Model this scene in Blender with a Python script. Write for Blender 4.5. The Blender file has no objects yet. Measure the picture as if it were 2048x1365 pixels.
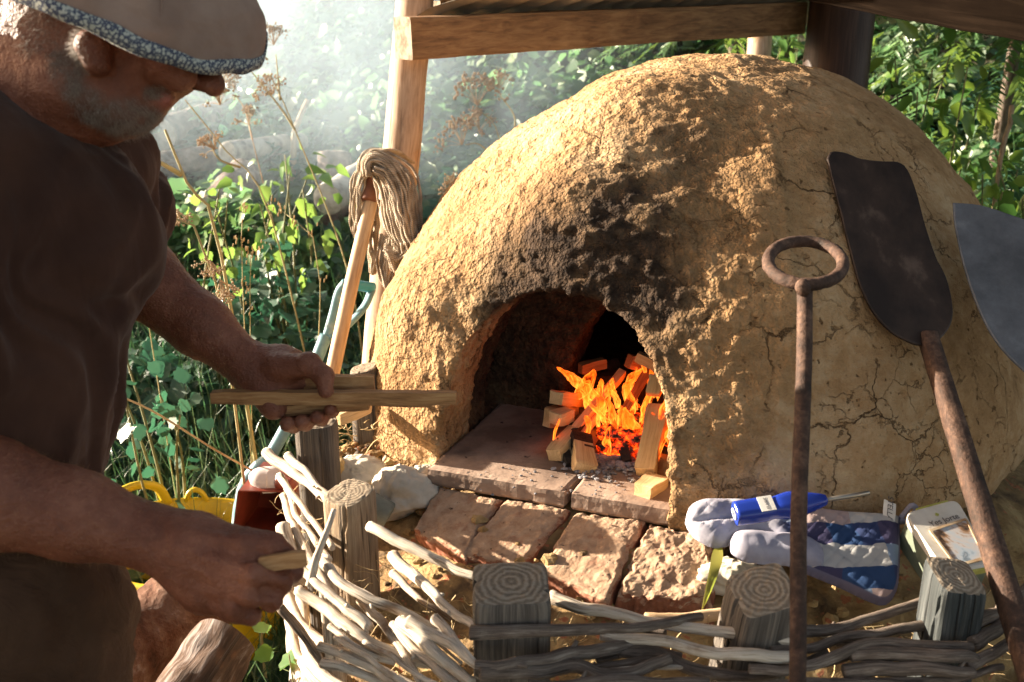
import bpy, math, random
import numpy as np
from mathutils import Vector
random.seed(7)
RNG = np.random.default_rng(11)
scene = bpy.context.scene
# ------------------------------------------------------------------ camera, sky, sun, exposure
PITCH = math.radians(19.0)
CAM = np.array([0.0, 0.0, 1.5])
FPX = 1991.0                       # 35 mm lens on a 36 mm sensor, in pixels of a 2048 wide picture
cam_data = bpy.data.cameras.new("camera")
cam = bpy.data.objects.new("camera", cam_data)
scene.collection.objects.link(cam)
cam.location = CAM
cam.rotation_euler = (math.pi / 2 - PITCH, 0, 0)
cam_data.sensor_width = 36.0
cam_data.lens = 35.0
cam_data.clip_start = 0.02
cam_data.clip_end = 400.0
cam_data.dof.use_dof = True
cam_data.dof.focus_distance = 1.6
cam_data.dof.aperture_fstop = 7.0
scene.camera = cam

SUN = np.array([-0.905, 0.315, 0.25]); SUN /= np.linalg.norm(SUN)
world = bpy.data.worlds.new("World")
scene.world = world
world.use_nodes = True
wn = world.node_tree.nodes; wl = world.node_tree.links
for n in list(wn): wn.remove(n)
w_out = wn.new("ShaderNodeOutputWorld"); w_bg = wn.new("ShaderNodeBackground"); w_sky = wn.new("ShaderNodeTexSky")
w_sky.sky_type = 'NISHITA'; w_sky.sun_disc = False
w_sky.sun_elevation = math.asin(SUN[2]); w_sky.sun_rotation = math.atan2(SUN[0], SUN[1])
w_sky.air_density = 0.45; w_sky.dust_density = 1.2; w_sky.ozone_density = 0.6
w_bg.inputs[1].default_value = 0.09
w_tint = wn.new('ShaderNodeMix'); w_tint.data_type = 'RGBA'; w_tint.blend_type = 'MULTIPLY'; w_tint.inputs[0].default_value = 1.0; w_tint.inputs[7].default_value = (1.30, 0.97, 0.64, 1)
wl.new(w_sky.outputs[0], w_tint.inputs[6]); wl.new(w_tint.outputs[2], w_bg.inputs[0]); wl.new(w_bg.outputs[0], w_out.inputs[0])
sun_data = bpy.data.lights.new("sun", 'SUN')
sun_data.energy = 5.0; sun_data.angle = math.radians(0.53); sun_data.color = (1.0, 0.87, 0.69)
sun = bpy.data.objects.new("sun", sun_data)
scene.collection.objects.link(sun)
sun.rotation_euler = Vector(SUN).to_track_quat('Z', 'Y').to_euler()
scene.view_settings.view_transform = 'Standard'
scene.view_settings.look = 'None'
scene.view_settings.exposure = 2.38
scene.view_settings.gamma = 1.0
scene.view_settings.use_curve_mapping = False
scene.render.engine = 'CYCLES'
scene.cycles.use_denoising = True
scene.cycles.max_bounces = 8
scene.cycles.diffuse_bounces = 4
scene.cycles.transparent_max_bounces = 12
scene.cycles.volume_bounces = 2
scene.cycles.sample_clamp_indirect = 6.0

# ------------------------------------------------------------------ measuring helpers
CP, SP = math.cos(PITCH), math.sin(PITCH)
def P(px, py, d):
    """world point at depth d along the view axis"""
    u = (px - 1024.0) / FPX; v = (py - 682.5) / FPX
    return np.array([u * d, d * (CP - v * SP), 1.5 - d * (SP + v * CP)])
def Pz(px, py, z):
    v = (py - 682.5) / FPX
    return P(px, py, (1.5 - z) / (SP + v * CP))
def proj(V):
    V = np.asarray(V, float) - CAM
    d = V[..., 1] * CP - V[..., 2] * SP
    up = V[..., 1] * SP + V[..., 2] * CP
    return 1024 + FPX * V[..., 0] / d, 682.5 - FPX * up / d, d
def nrm(v):
    v = np.asarray(v, float); return v / max(1e-9, np.linalg.norm(v))

# ------------------------------------------------------------------ numpy noise
_perm = np.random.default_rng(3).permutation(256).astype(np.int64)
_perm = np.concatenate([_perm, _perm, _perm])
_g = np.random.default_rng(4).normal(size=(256, 3)); _g /= np.linalg.norm(_g, axis=1)[:, None]
def perlin(p):
    p = np.asarray(p, float); i = np.floor(p).astype(np.int64); f = p - i; i &= 255
    u = f * f * f * (f * (f * 6 - 15) + 10)
    r = np.zeros(len(p))
    for dx in (0, 1):
        wx = u[:, 0] if dx else 1 - u[:, 0]
        for dy in (0, 1):
            wy = u[:, 1] if dy else 1 - u[:, 1]
            for dz in (0, 1):
                wz = u[:, 2] if dz else 1 - u[:, 2]
                h = _perm[_perm[_perm[(i[:, 0] + dx) & 255] + ((i[:, 1] + dy) & 255)] + ((i[:, 2] + dz) & 255)]
                g = _g[h]
                r += wx * wy * wz * (g[:, 0] * (f[:, 0] - dx) + g[:, 1] * (f[:, 1] - dy) + g[:, 2] * (f[:, 2] - dz))
    return r * 1.6
def fbm(p, o=4, gain=0.5, lac=2.03):
    p = np.asarray(p, float); s = np.zeros(len(p)); a = 1.0
    for k in range(o):
        s += a * perlin(p + 17.3 * k); p = p * lac; a *= gain
    return s
def ridged(p, o=3):
    p = np.asarray(p, float); s = np.zeros(len(p)); a = 1.0
    for k in range(o):
        s += a * (1 - 2 * np.abs(perlin(p + 9.1 * k))); p = p * 2.1; a *= 0.5
    return s
def sstep(a, b, x):
    t = np.clip((x - a) / (b - a), 0, 1); return t * t * (3 - 2 * t)

# ------------------------------------------------------------------ object helpers
ORG = {}
def link(o): scene.collection.objects.link(o)
def thing(name, label, cat, loc=(0, 0, 0), group=None):
    o = bpy.data.objects.new(name, None); link(o)
    o.empty_display_size = 0.05
    o.location = loc; o['label'] = label; o['category'] = cat
    if group: o['group'] = group
    ORG[o.name] = np.array(loc, float)
    return o
def tag(o, label=None, cat=None, group=None, kind=None):
    if label: o['label'] = label
    if cat: o['category'] = cat
    if group: o['group'] = group
    if kind: o['kind'] = kind
    return o
def mesh(name, V, F, mat=None, parent=None, smooth=True, uv=None, attrs=None, mi=None, loc=None):
    """one mesh object from world-space vertices; F: (n,k) array or list of tuples"""
    V = np.asarray(V, float)
    if parent is not None: org = ORG[parent.name]
    elif loc is not None: org = np.asarray(loc, float)
    else:
        org = np.array([(V[:, 0].min() + V[:, 0].max()) / 2, (V[:, 1].min() + V[:, 1].max()) / 2, V[:, 2].min()])
    me = bpy.data.meshes.new(name)
    VL = (V - org).astype(np.float32)
    if isinstance(F, np.ndarray):
        n, k = F.shape
        me.vertices.add(len(VL)); me.vertices.foreach_set('co', VL.ravel())
        me.loops.add(n * k); me.loops.foreach_set('vertex_index', F.astype(np.int32).ravel())
        me.polygons.add(n); me.polygons.foreach_set('loop_start', np.arange(0, n * k, k, dtype=np.int32))
        me.update(calc_edges=True)
    else:
        me.from_pydata(VL.tolist(), [], [tuple(int(i) for i in f) for f in F]); me.update()
    me.validate()
    if smooth: me.polygons.foreach_set('use_smooth', np.ones(len(me.polygons), bool))
    if uv is not None:
        li = np.zeros(len(me.loops), np.int32); me.loops.foreach_get('vertex_index', li)
        l = me.uv_layers.new(name='UVMap'); l.data.foreach_set('uv', np.asarray(uv, np.float32)[li].ravel())
    for k, a in (attrs or {}).items():
        at = me.attributes.new(k, 'FLOAT', 'POINT'); at.data.foreach_set('value', np.asarray(a, np.float32))
    mats = mat if isinstance(mat, (list, tuple)) else [mat]
    for m in mats:
        if m: me.materials.append(m)
    if mi is not None: me.polygons.foreach_set('material_index', np.asarray(mi, np.int32))
    o = bpy.data.objects.new(name, me); link(o)
    if parent is not None:
        o.parent = parent; ORG[o.name] = org
    else:
        o.location = org; ORG[o.name] = org
    return o
def join(parts):
    """parts: list of (V,F list-of-tuples or array[,uv]) -> V,F(list),uv"""
    V, F, U, off = [], [], [], 0
    for p in parts:
        V.append(np.asarray(p[0], float)); F.extend([tuple(int(i) + off for i in f) for f in p[1]])
        U.append(np.asarray(p[2], float) if len(p) > 2 and p[2] is not None else np.zeros((len(p[0]), 2)))
        off += len(p[0])
    return np.concatenate(V), F, np.concatenate(U)
def crom(pts, n):
    """Catmull-Rom resample of (k,m) points to n samples, roughly even"""
    p = np.asarray(pts, float)
    if len(p) == 2: return p[0] + (p[1] - p[0]) * np.linspace(0, 1, n)[:, None]
    q = np.vstack([2 * p[0] - p[1], p, 2 * p[-1] - p[-2]])
    seg = np.linalg.norm(np.diff(p[:, :3], axis=0), axis=1); cum = np.concatenate([[0], np.cumsum(seg)])
    t = np.linspace(0, cum[-1], n); k = np.clip(np.searchsorted(cum, t, side='right') - 1, 0, len(seg) - 1)
    f = ((t - cum[k]) / np.maximum(seg[k], 1e-9))[:, None]
    a, b, c, d = q[k], q[k + 1], q[k + 2], q[k + 3]
    return 0.5 * (2 * b + (c - a) * f + (2 * a - 5 * b + 4 * c - d) * f ** 2 + (3 * b - a - 3 * c + d) * f ** 3)
def frames(path):
    T = np.gradient(path, axis=0); T /= np.maximum(np.linalg.norm(T, axis=1), 1e-9)[:, None]
    up = np.array([0, 0, 1.0]) if abs(T[0][2]) < 0.9 else np.array([0, 1.0, 0])
    N = np.zeros_like(path); B = np.zeros_like(path)
    n = nrm(np.cross(np.cross(T[0], up), T[0]))
    for i in range(len(path)):
        n = nrm(n - T[i] * n.dot(T[i])); N[i] = n; B[i] = np.cross(T[i], n)
    return T, N, B
def tube(path, rad, seg=10, wob=0.0, wf=25.0, sq=0.0, flat=1.0, cap=True, twist=0.0, seed=0, capround=0.0):
    """swept stick: rad scalar or per-point; sq 0 round..1 square; returns V,F,uv"""
    path = np.asarray(path, float); n = len(path); rad = np.ones(n) * rad
    T, N, B = frames(path)
    a = np.linspace(0, 2 * math.pi, seg, endpoint=False) + math.pi / 4
    prof = np.ones(seg)
    if sq > 0:
        e = 2 + sq * 8
        prof = (np.abs(np.cos(a)) ** e + np.abs(np.sin(a)) ** e) ** (-1 / e)
    L = np.concatenate([[0], np.cumsum(np.linalg.norm(np.diff(path, axis=0), axis=1))])
    V = np.zeros((n, seg, 3)); U = np.zeros((n, seg, 2))
    for i in range(n):
        aa = a + twist * L[i]
        V[i] = path[i] + rad[i] * prof[:, None] * (np.cos(aa)[:, None] * N[i] + flat * np.sin(aa)[:, None] * B[i])
        U[i, :, 0] = np.arange(seg) / seg * 2 * math.pi * rad[i] + seed * 0.37; U[i, :, 1] = L[i] + seed * 1.7
    V = V.reshape(-1, 3)
    if wob > 0:
        C = np.repeat(path, seg, axis=0); D = V - C
        V = C + D * (1 + wob * fbm(V * wf + seed * 5.1, 3))[:, None]
    F = [(i * seg + j, i * seg + (j + 1) % seg, (i + 1) * seg + (j + 1) % seg, (i + 1) * seg + j) for i in range(n - 1) for j in range(seg)]
    U = U.reshape(-1, 2)
    if cap:
        for e, (i0, tdir) in enumerate(((0, -1), (n - 1, 1))):
            base = len(V)
            c = path[i0] + T[i0] * tdir * rad[i0] * (0.12 + capround)
            ring = V[i0 * seg:(i0 + 1) * seg]
            inner = path[i0] + (ring - path[i0]) * 0.8 + T[i0] * tdir * rad[i0] * (0.1 + capround * 0.8)
            V = np.vstack([V, inner, c]); U = np.vstack([U, U[i0 * seg:(i0 + 1) * seg] + [0, 0.01], [U[i0 * seg] + [0, .02]]])
            for j in range(seg):
                k = (j + 1) % seg
                q = (i0 * seg + k, i0 * seg + j, base + j, base + k); t = (base + k, base + j, base + seg)
                if tdir > 0: q = q[::-1]; t = t[::-1]
                F += [q, t]
    return V, F, U
def box(c, ax, ay, az, bev=0.0):
    """box from centre and three half-axis vectors, bevelled by shrinking: V,F"""
    c, ax, ay, az = [np.asarray(v, float) for v in (c, ax, ay, az)]
    if bev <= 0:
        V = [c + x * ax + y * ay + z * az for x in (-1, 1) for y in (-1, 1) for z in (-1, 1)]
        return np.array(V), [(0, 1, 3, 2), (4, 6, 7, 5), (0, 4, 5, 1), (2, 3, 7, 6), (0, 2, 6, 4), (1, 5, 7, 3)]
    L = [np.linalg.norm(v) for v in (ax, ay, az)]
    s = [1 - bev / l for l in L]
    V = []; idx = {}
    for x in (-1, 1):
        for y in (-1, 1):
            for z in (-1, 1):
                for k in range(3):
                    m = [s[0], s[1], s[2]]; m[k] = 1
                    idx[(x, y, z, k)] = len(V); V.append(c + x * m[0] * ax + y * m[1] * ay + z * m[2] * az)
    F = []
    def q(l): F.append(tuple(l))
    for sgn in (-1, 1):
        r = [(-1, -1), (1, -1), (1, 1), (-1, 1)]
        f = [idx[(sgn, a, b, 0)] for a, b in r]; q(f if sgn > 0 else f[::-1])
        f = [idx[(a, sgn, b, 1)] for a, b in r]; q(f[::-1] if sgn > 0 else f)
        f = [idx[(a, b, sgn, 2)] for a, b in r]; q(f if sgn > 0 else f[::-1])
    for a in (-1, 1):
        for b in (-1, 1):
            f = [idx[(-1, a, b, 1)], idx[(1, a, b, 1)], idx[(1, a, b, 2)], idx[(-1, a, b, 2)]]; q(f if a * b > 0 else f[::-1])
            f = [idx[(a, -1, b, 0)], idx[(a, 1, b, 0)], idx[(a, 1, b, 2)], idx[(a, -1, b, 2)]]; q(f[::-1] if a * b > 0 else f)
            f = [idx[(a, b, -1, 0)], idx[(a, b, 1, 0)], idx[(a, b, 1, 1)], idx[(a, b, -1, 1)]]; q(f if a * b > 0 else f[::-1])
    for x in (-1, 1):
        for y in (-1, 1):
            for z in (-1, 1):
                f = [idx[(x, y, z, 0)], idx[(x, y, z, 1)], idx[(x, y, z, 2)]]
                q(f if x * y * z > 0 else f[::-1])
    return np.array(V), F
def surf_nets(Fd, org, h):
    """iso-surface of a scalar grid at 0 (negative inside)"""
    S = Fd < 0
    c = np.zeros([s - 1 for s in Fd.shape], np.uint8)
    for dx in (0, 1):
        for dy in (0, 1):
            for dz in (0, 1):
                c += S[dx:S.shape[0] - 1 + dx, dy:S.shape[1] - 1 + dy, dz:S.shape[2] - 1 + dz]
    m = (c > 0) & (c < 8)
    I, J, K = np.nonzero(m)
    idx = -np.ones(m.shape, np.int64); idx[m] = np.arange(len(I))
    acc = np.zeros((len(I), 3)); cnt = np.zeros(len(I))
    for a in range(8):
        A = ((a >> 2) & 1, (a >> 1) & 1, a & 1)
        for ax in range(3):
            if A[ax]: continue
            B = list(A); B[ax] = 1
            fa = Fd[I + A[0], J + A[1], K + A[2]].astype(float); fb = Fd[I + B[0], J + B[1], K + B[2]].astype(float)
            x = (fa < 0) != (fb < 0)
            t = fa[x] / (fa[x] - fb[x])
            p = np.tile(np.array(A, float), (x.sum(), 1)); p[:, ax] += t
            acc[x] += p; cnt[x] += 1
    V = np.array(org) + h * (np.stack([I, J, K], 1) + acc / np.maximum(cnt, 1)[:, None])
    quads = []
    for ax in range(3):
        sl0 = [slice(1, -1)] * 3; sl1 = [slice(1, -1)] * 3
        sl0[ax] = slice(0, -1); sl1[ax] = slice(1, None)
        a, b = S[tuple(sl0)], S[tuple(sl1)]
        for flip, w in ((False, a & ~b), (True, ~a & b)):
            i, j, k = np.nonzero(w)
            o = [i + (0 if ax == 0 else 1), j + (0 if ax == 1 else 1), k + (0 if ax == 2 else 1)]
            u, v = (ax + 1) % 3, (ax + 2) % 3
            def g(du, dv):
                q = [o[0].copy(), o[1].copy(), o[2].copy()]; q[u] = q[u] - du; q[v] = q[v] - dv
                return idx[q[0], q[1], q[2]]
            Q = np.stack([g(1, 1), g(0, 1), g(0, 0), g(1, 0)], 1)
            quads.append(Q[:, ::-1] if flip else Q)
    return V, np.concatenate(quads).astype(np.int64)
def vnormals(V, F):
    n = np.zeros_like(V); fn = np.cross(V[F[:, 2]] - V[F[:, 0]], V[F[:, 3]] - V[F[:, 1]])
    for k in range(4): np.add.at(n, F[:, k], fn)
    return n / np.maximum(np.linalg.norm(n, axis=1), 1e-12)[:, None]
class Field:
    def __init__(self, lo, hi, h):
        self.h = h; self.lo = np.array(lo, float)
        self.n = np.ceil((np.array(hi) - self.lo) / h).astype(int) + 1
        self.F = np.full(self.n, 1.0, np.float32)
    def region(self, lo, hi):
        a = np.clip(np.floor((np.array(lo) - self.lo) / self.h).astype(int), 0, self.n)
        b = np.clip(np.ceil((np.array(hi) - self.lo) / self.h).astype(int) + 1, 0, self.n)
        if (b <= a).any(): return None
        sl = tuple(slice(x, y) for x, y in zip(a, b))
        g = [self.lo[i] + self.h * np.arange(a[i], b[i]) for i in range(3)]
        return sl, g[0][:, None, None], g[1][None, :, None], g[2][None, None, :]
    def smin(self, sl, d, k):
        f = self.F[sl]
        if k > 0:
            hh = np.maximum(k - np.abs(f - d), 0) / k
            self.F[sl] = np.minimum(f, d) - hh * hh * k * 0.25
        else: self.F[sl] = np.minimum(f, d)
    def smax(self, sl, d, k):
        f = self.F[sl]; hh = np.maximum(k - np.abs(f - d), 0) / k if k > 0 else 0
        self.F[sl] = np.maximum(f, d) + hh * hh * k * 0.25
    def cone(self, a, ra, b, rb, k=0.01, sub=False):
        a = np.array(a, float); b = np.array(b, float); m = max(ra, rb) + k + 3 * self.h
        r = self.region(np.minimum(a, b) - m, np.maximum(a, b) + m)
        if r is None: return
        sl, X, Y, Z = r; ab = b - a; L2 = max(ab.dot(ab), 1e-12)
        t = np.clip(((X - a[0]) * ab[0] + (Y - a[1]) * ab[1] + (Z - a[2]) * ab[2]) / L2, 0, 1)
        d = np.sqrt((X - a[0] - t * ab[0]) ** 2 + (Y - a[1] - t * ab[1]) ** 2 + (Z - a[2] - t * ab[2]) ** 2) - (ra + (rb - ra) * t)
        if sub: self.smax(sl, -d, k)
        else: self.smin(sl, d, k)
    def ell(self, c, r, ax=None, k=0.01, sub=False):
        """ellipsoid, ax rows are unit axes"""
        c = np.array(c, float); r3 = np.ones(3) * np.array(r); m = r3.max() + k + 3 * self.h
        q = self.region(c - m, c + m)
        if q is None: return
        sl, X, Y, Z = q; ax = np.eye(3) if ax is None else np.array(ax, float)
        l = [((X - c[0]) * a[0] + (Y - c[1]) * a[1] + (Z - c[2]) * a[2]) / s for a, s in zip(ax, r3)]
        k0 = np.sqrt(l[0] ** 2 + l[1] ** 2 + l[2] ** 2); d = (k0 - 1) * r3.min() * np.clip(1, 0, 1)
        k1 = np.sqrt(sum((x / s) ** 2 for x, s in zip(l, r3))); d = k0 * (k0 - 1) / np.maximum(k1, 1e-6)
        if sub: self.smax(sl, -d, k)
        else: self.smin(sl, d, k)
    def mesh(self): return surf_nets(self.F, self.lo, self.h)

# ------------------------------------------------------------------ materials
class M:
    def __init__(self, name):
        self.m = bpy.data.materials.new(name); self.m.use_nodes = True
        self.t = self.m.node_tree; self.n = self.t.nodes; self.l = self.t.links
        for x in list(self.n): self.n.remove(x)
        self.out = self.n.new('ShaderNodeOutputMaterial')
    def node(self, typ, ins=None, **kw):
        n = self.n.new('ShaderNode' + typ)
        for k, v in kw.items(): setattr(n, k, v)
        for k, v in (ins or {}).items():
            if hasattr(v, 'links') or isinstance(v, bpy.types.NodeSocket): self.l.new(v, n.inputs[k])
            else: n.inputs[k].default_value = v
        return n
    def coord(self, kind='Object', scale=(1, 1, 1)):
        s = self.node('TexCoord').outputs[kind]
        return self.node('Mapping', {0: s, 3: scale}).outputs[0]
    def noise(self, vec, scale, detail=6, rough=0.6, dist=0.0):
        return self.node('TexNoise', {'Vector': vec, 'Scale': scale, 'Detail': detail, 'Roughness': rough, 'Distortion': dist}).outputs[0]
    def ramp(self, fac, stops, interp='LINEAR'):
        r = self.node('ValToRGB', {0: fac}); cr = r.color_ramp; cr.interpolation = interp
        while len(cr.elements) > 1: cr.elements.remove(cr.elements[-1])
        for i, (p, c) in enumerate(stops):
            e = cr.elements[0] if i == 0 else cr.elements.new(p)
            e.position = p; c = (c, c, c) if isinstance(c, (int, float)) else c; e.color = (*c[:3], 1)
        return r.outputs[0]
    def mix(self, fac, a, b, mode='MIX'):
        n = self.node('Mix', data_type='RGBA', blend_type=mode)
        for s, v in ((0, fac), (6, a), (7, b)):
            if isinstance(v, bpy.types.NodeSocket): self.l.new(v, n.inputs[s])
            elif s == 0: n.inputs[0].default_value = v
            else: n.inputs[s].default_value = (*v[:3], 1)
        return n.outputs[2]
    def math(self, op, a, b=0.0, c=0.0, clamp=False):
        n = self.node('Math', {0: a, 1: b, 2: c}, operation=op); n.use_clamp = clamp; return n.outputs[0]
    def attr(self, name): return self.node('Attribute', attribute_name=name).outputs[2]
    def bump(self, h, strength=0.5, dist=0.01, normal=None):
        n = self.node('Bump', {'Height': h, 'Strength': strength, 'Distance': dist})
        if normal is not None: self.l.new(normal, n.inputs['Normal'])
        return n.outputs[0]
    def pbr(self, color, rough=0.8, normal=None, metal=0.0, spec=0.5, **kw):
        b = self.node('BsdfPrincipled')
        for k, v in (('Base Color', color), ('Roughness', rough), ('Metallic', metal), ('Specular IOR Level', spec), *kw.items()):
            k = k.replace('_', ' ')
            if isinstance(v, bpy.types.NodeSocket): self.l.new(v, b.inputs[k])
            elif isinstance(v, (tuple, list)) and len(v) == 3 and b.inputs[k].type == 'RGBA': b.inputs[k].default_value = (*v, 1)
            else: b.inputs[k].default_value = v
        if normal is not None: self.l.new(normal, b.inputs['Normal'])
        self.l.new(b.outputs[0], self.out.inputs[0]); return b
def simple(name, stops, scale=8, rough=0.8, bump=0.4, bscale=60, bdist=0.004, coord='Object', stretch=(1, 1, 1), detail=8, metal=0.0, spec=0.4, bdetail=6, speck=None):
    m = M(name); v = m.coord(coord, stretch)
    n = m.noise(v, scale, detail, 0.62)
    c = m.ramp(n, stops)
    if speck:
        s = m.noise(v, speck[0], 2, 0.5); c = m.mix(m.ramp(s, [(speck[1], 0.0), (speck[1] + 0.05, 1.0)]), c, speck[2])
    nb = m.noise(v, bscale, bdetail, 0.65)
    m.pbr(c, rough, m.bump(nb, bump, bdist), metal, spec)
    return m.m
def wood(name, dark, mid, light, across=90, along=4, rough=0.75, bump=0.5, cracks=0.5, tint=None, bdist=0.003, spec=0.3):
    m = M(name); v = m.coord('UV', (across, along, 1))
    fine = m.noise(v, 3.0, 6, 0.65, 0.6)
    v2 = m.coord('UV', (across * 0.25, along * 0.6, 1)); big = m.noise(v2, 1.6, 5, 0.6, 1.0)
    c = m.ramp(m.math('ADD', m.math('MULTIPLY', fine, 0.55), m.math('MULTIPLY', big, 0.45)), [(0.34, dark), (0.5, mid), (0.66, light)])
    if tint:
        ob = m.coord('Object'); k = m.noise(ob, tint[0], 4, 0.6)
        c = m.mix(m.ramp(k, [(tint[1], 0.0), (tint[1] + 0.14, 1.0)]), c, tint[2])
    v3 = m.coord('UV', (across * 0.5, along * 0.35, 1)); cr = m.noise(v3, 2.0, 3, 0.5, 0.4)
    crm = m.ramp(cr, [(0.34, 0.0), (0.385, 1.0)])
    c = m.mix(m.math('MULTIPLY', m.math('SUBTRACT', 1.0, crm), cracks), c, tuple(x * 0.25 for x in dark))
    h = m.math('ADD', m.math('MULTIPLY', fine, 0.5), crm)
    m.pbr(c, rough, m.bump(h, bump, bdist), spec=spec)
    return m.m
MAT = {}
MAT['grey_wood'] = wood('weathered_grey_wood', (0.10, 0.08, 0.065), (0.27, 0.23, 0.19), (0.42, 0.37, 0.31), 120, 5, cracks=0.8, bump=0.8)
MAT['stake_wood'] = wood('weathered_stake_wood', (0.10, 0.07, 0.045), (0.24, 0.175, 0.115), (0.36, 0.28, 0.19), 120, 5, cracks=0.9, bump=0.9)
MAT['pale_rod'] = wood('barkless_pale_rod', (0.20, 0.13, 0.08), (0.52, 0.44, 0.35), (0.68, 0.62, 0.53), 160, 12, cracks=0.6, bump=0.6, tint=(14, 0.56, (0.24, 0.15, 0.085)))
MAT['bark_rod'] = wood('grey_bark_rod', (0.045, 0.034, 0.026), (0.14, 0.105, 0.082), (0.30, 0.25, 0.205), 160, 14, cracks=0.6, bump=0.8)
MAT['beam_wood'] = wood('sawn_orange_beam', (0.075, 0.036, 0.015), (0.20, 0.108, 0.048), (0.31, 0.185, 0.085), 60, 5, cracks=0.25, bump=0.35, tint=(9, 0.6, (0.10, 0.045, 0.02)))
MAT['post_wood'] = wood('peeled_post', (0.19, 0.12, 0.08), (0.40, 0.28, 0.19), (0.54, 0.41, 0.30), 45, 4, cracks=0.35, bump=0.4, tint=(11, 0.6, (0.36, 0.17, 0.06)))
MAT['dark_post'] = wood('dark_stained_post', (0.016, 0.008, 0.005), (0.038, 0.018, 0.011), (0.07, 0.036, 0.024), 60, 2, rough=0.5, cracks=0.4, bump=0.3)
MAT['split_wood'] = wood('split_softwood', (0.42, 0.24, 0.10), (0.60, 0.40, 0.20), (0.70, 0.52, 0.30), 110, 5, cracks=0.15, bump=0.4)
MAT['stick_wood'] = wood('split_kindling', (0.15, 0.065, 0.024), (0.36, 0.185, 0.075), (0.50, 0.30, 0.14), 150, 7, cracks=0.4, bump=0.6)
MAT['handle_wood'] = wood('worn_handle_wood', (0.30, 0.18, 0.09), (0.50, 0.34, 0.20), (0.60, 0.45, 0.28), 70, 5, rough=0.55, cracks=0.12, bump=0.2)
MAT['grey_stake'] = wood('grey_stake_wood', (0.03, 0.025, 0.022), (0.105, 0.088, 0.073), (0.22, 0.185, 0.15), 130, 3, cracks=0.9, bump=1.0)
MAT['rafter'] = wood('shaded_rafter', (0.0035, 0.002, 0.0015), (0.007, 0.0045, 0.003), (0.014, 0.009, 0.006), 60, 2, rough=1.0, cracks=0.4, bump=0.3, spec=0.02)  # near-black tone: shade on these timbers is put into the wood colour
MAT['torn_bark'] = wood('torn_bark', (0.02, 0.012, 0.008), (0.085, 0.05, 0.034), (0.30, 0.27, 0.26), 26, 5, rough=0.9, cracks=0.7, bump=1.0, tint=(9, 0.55, (0.20, 0.085, 0.04)), bdist=.01)
MAT['shade_stake'] = wood('stake_painted_shade', (0.012, 0.014, 0.015), (0.040, 0.046, 0.046), (0.10, 0.105, 0.105), 130, 3, cracks=0.9, bump=1.0)  # darker, bluer stake wood: the shade on one stake is painted in
# ------------------------------------------------------------------ clay oven
OC = np.array([0.408, 1.927, 0.80]); OR = np.array([0.675, 0.675, 0.60])
A0 = np.array([0.093, 1.406, 0.80])                  # middle of the mouth on the hearth
AU = nrm([0.922, -0.386, 0]); AN = nrm([0.386, 0.922, 0])
def oven_field():
    f = Field((-0.40, 1.08, 0.70), (1.16, 2.66, 1.50), 0.0055)
    r = f.region(f.lo, f.lo + f.n * f.h); sl, X, Y, Z = r
    # dome: squashed, slightly pear shaped
    zz = (Z - 0.80) / OR[2]
    du = ((X - OC[0]) * AU[0] + (Y - OC[1]) * AU[1]) / np.where(X > OC[0], 0.60, OR[0]); dn = ((X - OC[0]) * AN[0] + (Y - OC[1]) * AN[1]) / OR[1]
    l = np.sqrt((np.abs(du) ** 2.2 + np.abs(dn) ** 2.2) ** (2 / 2.2) + (np.abs(zz)) ** 1.62)
    d = (l - 1) * 0.62
    f.smin(sl, d, 0)
    # thick arch that stands proud round the mouth
    for s, a, b, ra, rb in ((-1, 0.0, 0.20, 0.135, 0.115), (1, 0.0, 0.2, 0.095, 0.095)):
        foot = A0 + AU * s * (0.268 if s < 0 else 0.215) + AN * 0.125
        knee = A0 + AU * s * (0.250 if s < 0 else 0.20) + AN * 0.15 + [0, 0, 0.15]
        top = A0 + AU * s * 0.07 + AN * 0.185 + [0, 0, 0.32]
        f.cone(foot - [0, 0, 0.05], ra, knee, ra * 0.95, 0.07)
        f.cone(knee, ra * 0.95, top, rb, 0.07)
    f.cone(A0 + AN * 0.2 + [0, 0, .30], 0.11, A0 + AN * 0.34 + [0, 0, 0.44], 0.10, 0.12)
    # mouth tunnel
    u = (X - A0[0]) * AU[0] + (Y - A0[1]) * AU[1]; w = Z - 0.80; n = (X - A0[0]) * AN[0] + (Y - A0[1]) * AN[1]
    uu = u + 0.024
    hw = 0.197
    dd = np.sqrt((uu / hw) ** 2 + (np.maximum(w, 0) / 0.285) ** 2.3) - 1
    tun = np.maximum(dd * 0.17 + 0 * n, n - 0.42)
    tun = np.maximum(tun, -(w + 0.05))
    f.F[sl] = np.maximum(f.F[sl], -tun)
    # inner ring narrows the mouth
    lin = np.sqrt(((X - OC[0]) / 0.54) ** 2 + ((Y - OC[1]) / 0.54) ** 2 + (np.maximum(w, 0) / 0.46) ** 2) - 1
    cav = np.maximum(lin * 0.5, -(w + 0.002))
    f.F[sl] = np.maximum(f.F[sl], -cav)
    # front wall between tunnel and chamber with a smaller inner mouth
    inner = np.sqrt(((u - 0.055) / 0.145) ** 2 + (np.maximum(w, 0) / 0.235) ** 2.3) - 1
    wall = np.maximum(np.maximum(np.abs(n - 0.26) - 0.045, -inner * 0.14), np.maximum(dd * 0.17 - 0.05, -(w + 0.02)))
    f.F[sl] = np.minimum(f.F[sl], wall)
    f.F[sl] = np.maximum(f.F[sl], (0.765 - Z) + 0 * X)
    return f
fo = oven_field()
V, F = fo.mesh(); del fo
Nn = vnormals(V, F)
rel = V - A0; uV = rel @ AU; nV = rel @ AN; wV = V[:, 2] - 0.80
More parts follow.
